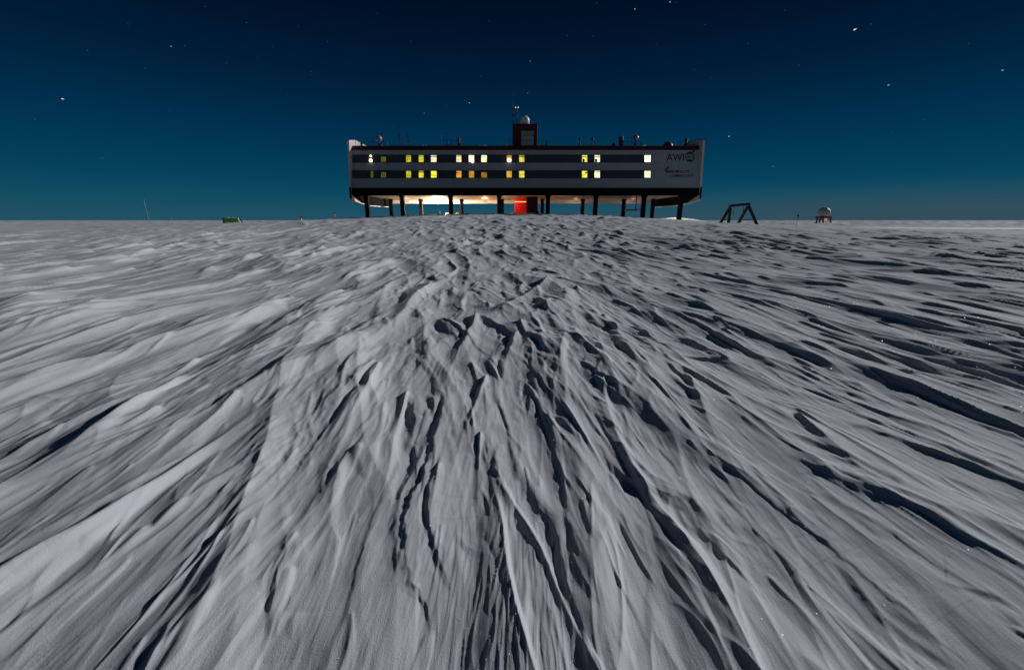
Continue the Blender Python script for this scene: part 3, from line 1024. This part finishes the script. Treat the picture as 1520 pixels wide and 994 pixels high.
# lettering and emblems on the right-hand field
def text(body, px0, px1, py0, py1, name, wide=None, shear=0.0, bold=0.0):
    """flat letters between two photo points (py0 top, py1 baseline)"""
    cu = bpy.data.curves.new(name, 'FONT')
    cu.body = body
    cu.shear = shear
    cu.offset = bold
    cu.extrude = 0
    cu.resolution_u = 3
    ob = bpy.data.objects.new('tmp', cu)
    COL.objects.link(ob)
    dg = bpy.context.evaluated_depsgraph_get()
    me = bpy.data.meshes.new_from_object(ob.evaluated_get(dg))
    bpy.data.objects.remove(ob)
    co = np.array([v.co[:] for v in me.vertices])
    mn, mx = co.min(0), co.max(0)
    xA, tA = fac(px0, py1)
    xB, tB = fac(px1, py0)
    for v in me.vertices:
        x = xA + (v.co.x - mn[0]) / (mx[0] - mn[0]) * (xB - xA)
        t = tA + (v.co.y - mn[1]) / (mx[1] - mn[1]) * (tB - tA)
        v.co = fp(x, t, .034)
    bm = bmesh.new()
    bm.from_mesh(me)
    r = bmesh.ops.extrude_face_region(bm, geom=list(bm.faces))
    bmesh.ops.translate(bm, vec=eN * .012, verts=[g for g in r['geom'] if isinstance(g, bmesh.types.BMVert)])
    bmesh.ops.recalc_face_normals(bm, faces=bm.faces)
    bm.to_mesh(me)
    bm.free()
    me.materials.clear()
    me.materials.append(M['logo'])
    o = bpy.data.objects.new(name, me)
    COL.objects.link(o)
    o.parent = st
    o.matrix_parent_inverse = Matrix.Translation(st.location).inverted()
    return o
text('AWI', 989.2, 1015.2, 228.6, 239.0, 'lettering', bold=.004)
text('HELMHOLTZ', 993.2, 1023.8, 252.9, 256.8, 'lettering', bold=.012)
text('GEMEINSCHAFT', 997.4, 1030.0, 259.2, 262.8, 'lettering', bold=.012)
def flat(name, polys):
    q = MB()
    for poly in polys:
        q.prism([fp(x, t, .034) for x, t in poly], (0, 0, 0), eN * .012)
    return q.build(name, M['logo'], st)
def circ(cx, ct, r, a0=0, a1=360, n=28):
    return [(cx + r * math.cos(rad(a0 + (a1 - a0) * k / n)), ct + r * math.sin(rad(a0 + (a1 - a0) * k / n))) for k in range(n + 1)]
gx, gt = fac(1024, 233)
gr = .90
ring = []
for k in range(28):
    a, b = rad(k * 360 / 28), rad((k + 1) * 360 / 28)
    ring.append([(gx + gr * math.cos(a), gt + gr * math.sin(a)), (gx + gr * math.cos(b), gt + gr * math.sin(b)),
                 (gx + gr * .84 * math.cos(b), gt + gr * .84 * math.sin(b)), (gx + gr * .84 * math.cos(a), gt + gr * .84 * math.sin(a))])
caps = [circ(gx, gt, gr * .82, 42, 138, 10), circ(gx, gt, gr * .82, 222, 318, 10)]
caps += [[(gx - .10, gt + .55), (gx + .12, gt + .50), (gx + .02, gt + .22)], [(gx - .14, gt - .50), (gx + .1, gt - .52), (gx, gt - .26)]]
rungs = [[(gx + dx - .08, gt - .10), (gx + dx + .08, gt - .10), (gx + dx + .06, gt + .12), (gx + dx - .10, gt + .10)] for dx in (-.52, -.26, 0, .27, .50)]
rungs += [[(gx - .72, gt - .02), (gx + .72, gt - .02), (gx + .72, gt + .03), (gx - .72, gt + .03)]]
rungs += [[(gx - .68, gt + .28), (gx - .3, gt + .28), (gx - .3, gt + .33), (gx - .68, gt + .33)], [(gx + .3, gt + .28), (gx + .68, gt + .28), (gx + .68, gt + .33), (gx + .3, gt + .33)],
          [(gx - .68, gt - .33), (gx - .3, gt - .33), (gx - .3, gt - .28), (gx - .68, gt - .28)], [(gx + .3, gt - .33), (gx + .68, gt - .33), (gx + .68, gt - .28), (gx + .3, gt - .28)]]
flat('globe_emblem', ring + caps + rungs)
dx_, dt_ = fac(1029.6, 225.0)
flat('emblem_dot', [circ(dx_, dt_, .17, 0, 350, 12)])
hx, ht = fac(990.2, 253.4)
sw = []
for k in range(20):
    a, b = rad(70 + k * 14), rad(70 + (k + 1) * 14)
    w0, w1 = .07 + .006 * k, .07 + .006 * (k + 1)
    R0 = .40
    sw.append([(hx + R0 * math.cos(a), ht + R0 * .95 * math.sin(a)), (hx + R0 * math.cos(b), ht + R0 * .95 * math.sin(b)),
               (hx + (R0 - w1) * math.cos(b), ht + (R0 - w1) * math.sin(b)), (hx + (R0 - w0) * math.cos(a), ht + (R0 - w0) * math.sin(a))])
sw.append([(hx - .30, ht + .20), (hx + .05, ht + .62), (hx + .52, ht + .78), (hx + .12, ht + .36), (hx - .12, ht + .12)])
sw.append(circ(hx + .02, ht - .05, .15, 0, 340, 10))
flat('swirl_emblem', sw)
bx, bt = fac(995.2, 264.4)
flat('bar_mark', [[(bx, bt), (bx + .07, bt), (bx + .07, bt + .72), (bx, bt + .72)]])

# ---- roof: tower, radome, masts, railings, dishes
tw_y = 90
tx0, tx1 = at(761.3, 200, tw_y).x, at(797.8, 200, tw_y).x
tz1 = at(780, 185.3, tw_y).z
zr = ztop - .03
tw = MB().box(tx0, tx1, tw_y, tw_y + 7, zr, tz1).build('roof_tower', M['red'], st, bevel=.03)
wx0, wx1 = at(773.4, 200, tw_y).x, at(792.4, 200, tw_y).x
wz0, wz1 = at(780, 216, tw_y).z, at(780, 194.2, tw_y).z
for k in range(2):
    for l in range(3):
        a0_, a1_ = wx0 + (wx1 - wx0) * k / 2, wx0 + (wx1 - wx0) * (k + 1) / 2
        b0_, b1_ = wz0 + (wz1 - wz0) * l / 3, wz0 + (wz1 - wz0) * (l + 1) / 3
        MB().box(a0_ + .03, a1_ - .03, tw_y - .05, tw_y - .003, b0_ + .03, b1_ - .03).build('tower_panel', M['clad'] if l < 2 else M['grey'], tw)
fr = MB()
fr.box(tx0 - .04, tx1 + .04, tw_y - .08, tw_y + 7.1, tz1 + .002, tz1 + .16)
fr.build('tower_coping', M['red'], tw)
rx = at(779.3, 180, 92).x
rz = tz1 + .165
rd = MB().lathe((rx, 92.5, rz), [(.80, 0), (.84, .28), (.90, .34)], 24).build('radome', M['red'], tw, True)
rr = .96
MB().lathe((rx, 92.5, rz + .342), [(.88, 0), (rr, .12), (rr, .78)] + [(rr * math.cos(rad(a)), .78 + rr * math.sin(rad(a))) for a in range(12, 90, 11)] + [(.02, .78 + rr)], 28).build('radome_shell', M['white'], rd, True)

def mast(px, py0, py1, Y, w=.10, parent=None, lattice=False, arms=()):
    a, b = at(px, py1, Y), at(px, py0, Y)
    b.x = a.x
    a.z = min(a.z, zr)
    q = MB()
    if lattice:
        for sx, sy in ((-w, -w), (w, -w), (0, w)):
            q.tube((a.x + sx, Y + sy, a.z), (b.x + sx * .3, Y + sy * .3, b.z), .035, 6)
        n = max(4, int((b.z - a.z) / .6))
        for k in range(n):
            z0, z1 = a.z + (b.z - a.z) * k / n, a.z + (b.z - a.z) * (k + 1) / n
            sg = 1 if k % 2 else -1
            f0, f1 = 1 - .7 * k / n, 1 - .7 * (k + 1) / n
            q.tube((a.x - sg * w * f0, Y - w * f0, z0), (a.x + sg * w * f1, Y - w * f1, z1), .022, 5)
    else:
        q.tube((a.x, Y, a.z), (b.x, Y, b.z), w, 8, w * .6)
    o = q.build('mast', M['steel'], parent or st)
    for z_, L in arms:
        c = MB()
        zz = a.z + (b.z - a.z) * z_
        c.tube((a.x - L, Y, zz), (a.x + L, Y, zz), .03, 6)
        c.build('cross_arm', M['steel'], o)
    return o, a, b
m1, a, b = mast(761.6, 158, 218, 91.5, .14, lattice=True, arms=((.55, .5), (.8, .35)))
MB().tube((b.x, 91.5, b.z), (b.x, 91.5, at(761, 138, 91.5).z), .025, 6, .012).build('whip_antenna', M['steel'], m1)
m2, a, b = mast(767.2, 157.5, 186, 92, .14, arms=((.62, .45), (.9, .36)))
for dx in (-.27, .27):
    MB().lathe((b.x + dx, 92, b.z - .28), [(.03, -.14), (.13, -.06), (.13, .10), (.03, .16)], 10).build('obstruction_lamp', lit('pale_lamp', (1, .8, .6), .55), m2, True)
MB().box(b.x + .18, b.x + .5, 91.9, 92.1, b.z - 1.5, b.z - 1.1).build('antenna_panel', M['grey'], m2)
for px, p0, w in ((575, 209.5, .12), (655.2, 200.5, .10), (665.5, 208, .07), (751.5, 209.5, .14), (952, 211.5, .16), (1009, 208.2, .10)):
    mast(px, p0, 217.5, 85, w)
m3, a, b = mast(594, 184, 217, 86, .16, lattice=True, arms=((.6, .3),))
for s_, px in ((-1, 583.5), (1, 599)):
    MB().tube(at(px, 217, 86), (b.x, 86, a.z + (b.z - a.z) * .62), .03, 5).build('stay_wire', M['steel'], m3)
mast(606.7, 197, 217, 86, .15, lattice=True, arms=((.5, .25),))
for px in (860.4, 879):
    o, a, b = mast(px, 207.5, 217.5, 84, .14)
    MB().lathe((b.x, 84, b.z), [(.05, -.1), (.26, .0), (.26, .3), (.05, .4)], 10).build('vent_cap', M['steel'], o)
    MB().prism([(a.x + .10, 83.7, zr), (a.x + .75, 83.7, zr), (a.x + .10, 83.7, zr + .55)], (0, 0, 0), (0, .8, 0)).build('roof_snow', M['rsnow'], o)
q = MB()
a = at(810, 217, 84); b = at(810.8, 208.5, 84)
q.prism([(a.x - .30, 84, zr), (a.x + .10, 84, zr), (a.x + .30, 84, b.z), (a.x + .12, 84, b.z)], (0, 0, 0), (0, .3, 0))
q.build('vent_fin', M['steel'], st)
def drum(px, p0, wpx, Y, name='vent_stack'):
    c = at(px, p0, Y)
    w = wpx * Y * .00163 / 2
    q = MB().lathe((c.x, Y, zr), [(w * .9, 0), (w * .9, (c.z - zr) * .7), (w, (c.z - zr) * .74), (w, (c.z - zr)), (w * .3, c.z - zr + .08)], 16)
    return q.build(name, M['steel'], st, False)
drum(681, 204, 3.6, 85)
drum(922.3, 203, 6.4, 86)
drum(1019, 205.3, 4.0, 84)
def dome(px, p0, wpx, Y):
    c = at(px, p0, Y)
    w = wpx * Y * .00163 / 2
    h = c.z - zr
    MB().lathe((c.x, Y, zr), [(w, 0), (w, h * .35), (w * .9, h * .62), (w * .6, h * .88), (.03, h)], 18).build('roof_dome', M['steel'], st, True)
dome(911, 211.8, 5.6, 85)
dome(991.8, 210.2, 14, 84)
def railing(px0, px1, p0, Y, n, rows=2):
    a, b = at(px0, p0, Y), at(px1, p0, Y)
    h = a.z - zr
    q = MB()
    for r_ in range(rows):
        z_ = zr + h * (r_ + 1) / rows
        q.tube((a.x, Y, z_), (b.x, Y, z_), .028, 5)
    o = q.build('railing', M['steel'], st)
    for k in range(n):
        x_ = a.x + (b.x - a.x) * k / (n - 1)
        MB().tube((x_, Y - .06, zr), (x_, Y - .06, a.z + .02), .032, 5).build('post', M['steel'], o)
railing(544, 569, 205.2, 85, 6, 3)
railing(656, 677, 208.2, 85, 4)
railing(751.5, 761, 208.7, 85.5, 3)
railing(798.5, 811, 208.7, 85.5, 3)
railing(926.5, 949.5, 204.5, 86, 5, 3)
# plinths with a small satellite dish each
for px, pd, ppx0, ppx1 in ((562.3, 205.6, 543.5, 569.5), (943.3, 204.8, 926, 949)):
    a, b = at(ppx0, 216, 86.4), at(ppx1, 216, 86.4)
    MB().box(a.x, b.x, 86.1, 88.5, zr, zr + .55).build('plinth', M['steel'], st)
    c = at(px, pd, 87)
    q = MB()
    q.tube((c.x, 87, zr + .55), (c.x, 87, c.z - .35), .14, 8)
    q.beam((c.x - .5, 87, zr + .55), (c.x, 87, c.z - .5), .08)
    q.beam((c.x + .5, 87, zr + .55), (c.x, 87, c.z - .5), .08)
    o = q.build('dish_mount', M['steel'], st)
    prof = [(.02, -.62), (.35, -.50), (.58, -.22), (.62, 0), (.58, .20), (.38, .44), (.02, .60)]
    MB().lathe((c.x, 87, c.z), prof, 18).build('dish_cover', M['grey'], o, True)
# wind-blown snow left on the roof edge
def roofsnow(px0, px1, seed):
    x0, x1 = at(px0, 217, 83).x, at(px1, 217, 83).x
    n = 26
    q = MB()
    vs, fs = [], []
    for k in range(n + 1):
        x = x0 + (x1 - x0) * k / n
        h = (.10 + .08 * math.sin(k * 1.7 + seed) + .06 * math.sin(k * .6)) * max(0, math.sin(math.pi * k / n)) ** .5 + .01
        vs += [(x, ytop + .16, zr), (x, ytop + .5, zr + h), (x, ytop + 1.6, zr + .005)]
    for k in range(n):
        for j in range(2):
            fs.append((k * 3 + j, k * 3 + j + 1, k * 3 + j + 4, k * 3 + j + 3))
    q.add(vs, fs)
    q.build('roof_snow', M['rsnow'], st, True)
roofsnow(615, 650, 1); roofsnow(690, 745, 2); roofsnow(898, 1000, 3); roofsnow(560, 580, 4)

# ---- timber gantry right of the station
GY = 60
def gpt(px, py, Y=GY):
    return at(px, py, Y)
gb = gpt(1096, 332)
ga = thing('timber_gantry', (gb.x, GY, gb.z), 'dark A-frame gantry standing on the snow right of the station', 'gantry')
tl, tr = gpt(1083.5, 305.6), gpt(1111.8, 302.6)
MB().beam((tl.x - .1, GY, tl.z), (tr.x + .1, GY, tr.z), .34, .30).build('crossbeam', M['wood'], ga)
feet = [((1084.2, 305.8), (1067.8, 331.0), -.1), ((1084.6, 306.5), (1087.4, 331.8), 1.2), ((1110.6, 304), (1101.4, 332.4), 1.2), ((1111.4, 303.6), (1124.6, 333.6), -.1)]
for (t, f, dy) in feet:
    a, b = gpt(*t), gpt(*f)
    b2 = Vector((b.x, GY + dy, gz(b.x, GY + dy) - .25))
    MB().beam((a.x, GY + .0, a.z - .16), b2, .30, .28).build('leg', M['wood'], ga)
for (p, q_) in (((1072.5, 326.3), (1087, 326.5)), ((1103, 326.6), (1120.5, 326))):
    a, b = gpt(*p), gpt(*q_)
    MB().beam((a.x, GY + .1, a.z), (b.x, GY + .6, b.z), .12).build('brace', M['wood'], ga)
for p, q_ in (((1078, 316), (1083, 312.5)), ((1115.5, 316), (1111.5, 311))):
    a, b = gpt(*p), gpt(*q_)
    MB().beam((a.x, GY + .05, a.z), (b.x, GY + .2, b.z), .09).build('strut', M['wood'], ga)
for px, p0, p1 in ((1089.5, 306.5, 319), (1103.6, 305.2, 319.5)):
    a, b = gpt(px, p0), gpt(px - .5, p1)
    MB().tube((a.x, GY, a.z), (b.x, GY, b.z), .035, 6).build('hanging_chain', M['steel'], ga)

# ---- distant antenna dome on legs
DY = 210
c = at(1222.6, 316.2, DY)
k_ = DY * .001627
dm = thing('antenna_dome', (c.x, DY, gz(c.x, DY)), 'round pale antenna dome on a four-legged steel platform, far right on the plain', 'antenna dome')
R_ = 8.3 * k_
MB().lathe((c.x, DY, c.z), [(R_ * math.cos(rad(a)), R_ * math.sin(rad(a))) for a in range(-52, 90, 9)] + [(.05, R_)], 12).build('dome_shell', M['ball'], dm, False)
zp_ = at(1222, 322.3, DY).z
pl = MB()
xa, xb_ = at(1214.6, 322, DY).x, at(1229.2, 322, DY).x
pl.box(xa, xb_, DY - 2.4, DY + 2.4, zp_ - .35, zp_ + .25)
pl.build('platform', M['steel'], dm)
for px, dy in ((1213.0, -1.8), (1216.3, 1.9), (1226.4, 1.9), (1229.6, -1.8)):
    t_ = at(px + (.8 if px < 1220 else -.8), 323, DY)
    x_ = at(px - (.8 if px < 1214 else 0), 330, DY).x
    MB().beam((t_.x, DY + dy, zp_ - .352), (x_, DY + dy, gz(x_, DY + dy) - .4), .5).build('leg', M['steel'], dm)
l_ = at(1226.4, 325.8, DY - 3)
MB().lathe((l_.x, DY - 2.6, l_.z), [(.05, -.5), (.45, -.25), (.5, .15), (.3, .45), (.05, .5)], 12).build('warning_lamp', lit('red_lamp', (1, .06, .10), 1.3), dm, True)
q = MB(); q.beam((l_.x, DY - 2.5, l_.z + .5), (l_.x, DY - 2.5, zp_ - .352), .14)
q.build('lamp_bracket', M['steel'], dm)

# ---- marker pole with a ball
def pole(px, p0, p1, Y, r, name, label, cat, group=None, lean=0.0, m=None, parts=()):
    b = at(px, p1, Y)
    g = gz(b.x, Y) - .1
    t = at(px - lean, p0, Y)
    root = thing(name, (b.x, Y, g), label, cat, group)
    MB().tube((b.x, Y, g), (b.x, Y, t.z), r, 8, r * .8).build('shaft', m or M['steel'], root)
    return root, b, t.z, g
r0, b, zt, g = pole(1182.3, 320.5, 334, 90, .045, 'marker_pole', 'thin dark marker pole topped by a small black ball, left of the antenna dome', 'marker pole')
MB().lathe((b.x, 90, zt + .05), [(.02, -.28), (.2, -.2), (.28, 0), (.2, .2), (.02, .28)], 12).build('ball', M['steel'], r0, True)
r1, b, zt, g = pole(448.4, 317.6, 331, 95, .13, 'signal_post', 'pale post with a dark middle band standing left of the station', 'post', m=M['pole'])
MB().lathe((b.x, 95, g + (zt - g) * .42), [(.135, 0), (.15, .05), (.15, .62), (.135, .67)], 10).build('dark_band', M['steel'], r1)
r2, b, zt, g = pole(497.8, 318.6, 329, 92, .12, 'signal_post', 'short pale post nearest the left end of the station', 'post', m=M['pole'])
MB().box(b.x - .18, b.x + .18, 91.86, 92.14, g + .2, g + .55).build('junction_box', M['steel'], r2)
r3, b, zt, g = pole(222.5, 296, 334, 160, .10, 'tall_mast', 'tall thin dark mast on the far plain at the left', 'mast', m=M['grey'])
MB().tube((b.x, 160, zt), (b.x, 160, zt + .8), .03, 5).build('tip_antenna', M['steel'], r3)
r4, b, zt, g = pole(256.5, 321, 331, 170, .05, 'bamboo_stake', 'faint thin stake right of the tall far mast', 'stake', m=M['grey'])
MB().box(b.x - .12, b.x + .12, 169.9, 170.1, g + .1, g + .3).build('collar', M['steel'], r4)
# ---- green container on the plain
CY = 178
cx, cb = at(342.5, 328, CY).x, gz(at(343, 328, CY).x, CY)
ct = thing('shipping_container', (cx, CY, cb), 'green shipping container standing alone on the snow plain left of the station', 'container')
ang = rad(43)
def crot(x, y, z):
    return (cx + x * math.cos(ang) - y * math.sin(ang), CY + x * math.sin(ang) + y * math.cos(ang), cb + z)
def cbox(x0, x1, y0, y1, z0, z1):
    return MB().hexa([crot(x0, y0, z0), crot(x1, y0, z0), crot(x1, y1, z0), crot(x0, y1, z0), crot(x0, y0, z1), crot(x1, y0, z1), crot(x1, y1, z1), crot(x0, y1, z1)])
L2_, W2_, H2_ = 2.6, 1.75, 2.55
cbox(-L2_, L2_, -W2_, W2_, .15, H2_).build('body', M['green'], ct)
for k in range(9):
    x_ = -L2_ + .35 + k * (2 * L2_ - .7) / 8
    cbox(x_ - .12, x_ + .12, -W2_ - .07, -W2_ - .002, .3, H2_ - .15).build('corrugation', M['green'], ct)
for y_ in (-W2_ * .5, W2_ * .5):
    cbox(-L2_ - .08, -L2_ - .002, y_ - W2_ * .45, y_ + W2_ * .45, .3, H2_ - .1).build('door', M['green'], ct)
for x0, x1 in ((-L2_ - .06, -L2_ + .16), (L2_ - .16, L2_ + .1)):
    cbox(x0, x1, -W2_ - .1, -W2_ + .1, .1, H2_ + .06).build('corner_post', M['steel'], ct)
for x_ in (-.6, 1.3):
    cbox(x_ - .5, x_ + .5, -.6, .6, H2_ + .002, H2_ + .22).build('roof_snow', M['rsnow'], ct)
rp, b, zt, g = pole(355, 323.3, 334, 171, .32, 'fuel_drum_stack', 'pale barrel and pole standing at the right end of the green container', 'barrel', m=M['pole'])
MB().lathe((b.x, 171, g), [(.62, 0), (.66, .1), (.66, .9), (.62, 1.25), (.45, 1.4)], 14).build('barrel', M['white'], rp, True)
MB().beam((b.x + .8, 171, g + 2.4), (b.x + 1.8, 171, g + .2), .35).build('prop', M['steel'], rp)
# ---- small things in the lamp light under the station
for px, p1, lab in ((644.8, 321, 'left one of two small warm-lit canisters on the snow under the station'), (647.2, 321, 'right one of two small warm-lit canisters on the snow under the station')):
    Y = 96
    x_ = at(px, 321, Y).x
    g = gz(x_, Y)
    o = thing('canister', (x_, Y, g), lab, 'canister')
    MB().lathe((x_, Y, g - .05), [(.09, 0), (.11, .04), (.11, .24), (.06, .28)], 10).build('body', M['white'], o, True)
    MB().tube((x_, Y, g + .24), (x_, Y, g + .30), .04, 6).build('cap', M['steel'], o)
r5, b, zt, g = pole(653.6, 312.6, 321.5, 97, .07, 'sign_post', 'thin warm-lit post in the snow under the station', 'post', m=M['pole'])
MB().box(b.x - .1, b.x + .14, 96.85, 97.0, zt - .75, zt - .1).build('plate', M['pole'], r5)
for px, Y, w, lab in ((664.5, 96.5, .55, 'low warm-lit snow lump just left of a near station leg'), (679, 95, .42, 'bright reddish-lit snow lump left of a far station leg')):
    x_ = at(px, 320, Y).x
    q = MB()
    q.lathe((x_, Y, gz(x_, Y) - .1), [(w, 0), (w * .95, .2), (w * .7, .42), (w * .3, .55), (.02, .58)], 14)
    for k, v in enumerate(q.v):
        q.v[k] = (v[0] + RNG.uniform(-.05, .05), v[1] + RNG.uniform(-.05, .05), v[2])
    tag(q.build('snow_lump', M['rsnow'], None, True), lab, 'snow lump')
# ---- snow track far right; station lamp glow is put into its pale warm colour
n = 60
vs, fs = [], []
for k in range(n + 1):
    x = 56 + (150 - 56) * k / n
    for y_, dz in ((68.0, .03), (69.5, .16), (74.0, .20), (76.5, .03)):
        y2 = y_ + (x - 56) * .01 + .5 * math.sin(k * .3)
        vs.append((x, y2, float(macro(np.array(x), np.array(y2))) + dz * min(1, k / 6) + .02 * math.sin(k * 1.9 + y_)))
for k in range(n):
    for j in range(3):
        fs.append((k * 4 + j, k * 4 + 4 + j, k * 4 + 5 + j, k * 4 + 1 + j))
tag(MB().add(vs, fs).build('snow_track', mat('lamplit_tone_snow', (.86, .84, .78), .9, bump=.2, bscale=3), None, True), kind='structure')

# ---- stars
def star(px, py, w, l, tilt, m, R=9000):
    d = Vector(ray(px, py)).normalized()
    c = Vector((0, 0, CAM_H)) + d * R
    u = Vector((1, 0, 0))
    u = (u - d * u.dot(d)).normalized()
    v = u.cross(d)
    ax = u * math.cos(tilt) + v * math.sin(tilt)
    ay = d.cross(ax)
    k = R / 1250
    pts = [c + ax * (l * k), c - ax * (l * k), c + ay * (w * k), c - ay * (w * k), c + d * (w * k), c - d * (w * k)]
    fs = [(0, 2, 4), (2, 1, 4), (1, 3, 4), (3, 0, 4), (2, 0, 5), (1, 2, 5), (3, 1, 5), (0, 3, 5)]
    return pts, fs
sm = [lit('star_white', (1, .93, .86), .9), lit('star_blue', (.35, .65, 1), .9), lit('star_warm', (1, .7, .5), .6)]
for px, py, w, l, ti, mi, lab in (
  (1269, 44, 1.3, 3.2, .5, 0, 'brightest white star with a short trail, high in the right of the sky'),
  (942.4, 13.6, 1.0, 1.6, .5, 1, 'blue-white star near the top edge, left one of a close pair'),
  (994.6, 3.2, 1.0, 1.8, .2, 1, 'blue-white star at the very top edge of the sky'),
  (1319, 126.6, .8, 2.2, .4, 1, 'pale blue star below and right of the brightest star'),
  (93, 147, .9, 2.4, -.2, 0, 'white star with a short trail, alone low in the left of the sky'),
  (696.6, 153, .9, 1.2, 0, 0, 'white star left of the roof tower masts'),
  (1082.2, 202.6, .9, 1.6, .1, 0, 'white star just right of the station roof'),
  (629.8, 168.3, .7, .9, 0, 2, 'small warm star above the left half of the station roof'),
  (1488, 104.5, .7, 1.8, .3, 1, 'faint blue star near the right edge of the sky'),
  (254, 69, .7, 1.5, -.1, 2, 'faint warm star high in the left of the sky'),
  (1147.5, 247.4, .7, 1.0, 0, 2, 'faint star low over the gantry'),
  (787, 91, .7, 1.0, 0, 1, 'small blue star high above the radome'),
  (783.5, 138, .6, .9, 0, 2, 'small star just above the masts of the roof tower')):
    p, f = star(px, py, w, l, ti, sm[mi])
    tag(MB().add(p, f).build('star', sm[mi]), lab, 'star', 'stars in the night sky')
q = MB()
for px, py in ((274, 68), (190, 36), (366, 34), (305, 10), (443, 39), (486, 62), (462, 106), (463, 111), (427, 140), (336, 94), (215, 101), (52, 177), (252, 164), (152, 235),
               (726, 31), (714, 113), (663, 155), (1004, 4), (1186, 97), (1293, 36), (1438, 65), (1055, 116), (880, 54), (842, 53), (886, 5), (1047, 37), (851, 181), (974, 66), (1371, 178), (1324, 196), (1110, 65), (383, 85), (405, 70), (1030, 104), (1165, 15), (610, 62), (560, 20), (130, 75)):
    p, f = star(px, py, .55, RNG.uniform(.7, 1.5), RNG.uniform(-.3, .5), None)
    q.add(p, f)
tag(q.build('star_field', lit('star_faint', (.3, .55, .8), .14)), kind='stuff')

# ---- loose ice crystals that catch the moon
n = 15000
q = MB()
rr = np.sqrt(RNG.uniform(1.0, 9.5 ** 2, n))
tt = RNG.uniform(-.55, .98, n)
rs_, thf, Zg = GRID
for k in range(n):
    x, y = rr[k] * math.sin(tt[k]), rr[k] * math.cos(tt[k])
    i = int(np.searchsorted(rs_, rr[k])); j = int(np.searchsorted(thf, tt[k]))
    if j >= len(thf):
        continue
    z = float(Zg[i, j]) + .002
    s_ = RNG.uniform(.0009, .0018) * (1 + .20 * rr[k])
    nv = Vector((RNG.normal(.42, .28), RNG.normal(-.2, .28), .8)).normalized()
    u = nv.orthogonal().normalized(); v = nv.cross(u)
    c = Vector((x, y, z))
    q.add([c + u * s_, c + v * s_, c - u * s_, c - v * s_], [(0, 1, 2, 3)])
tag(q.build('ice_crystals', mat('ice_crystal', (.66, .67, .68), .33, spec=1.0)), kind='stuff')
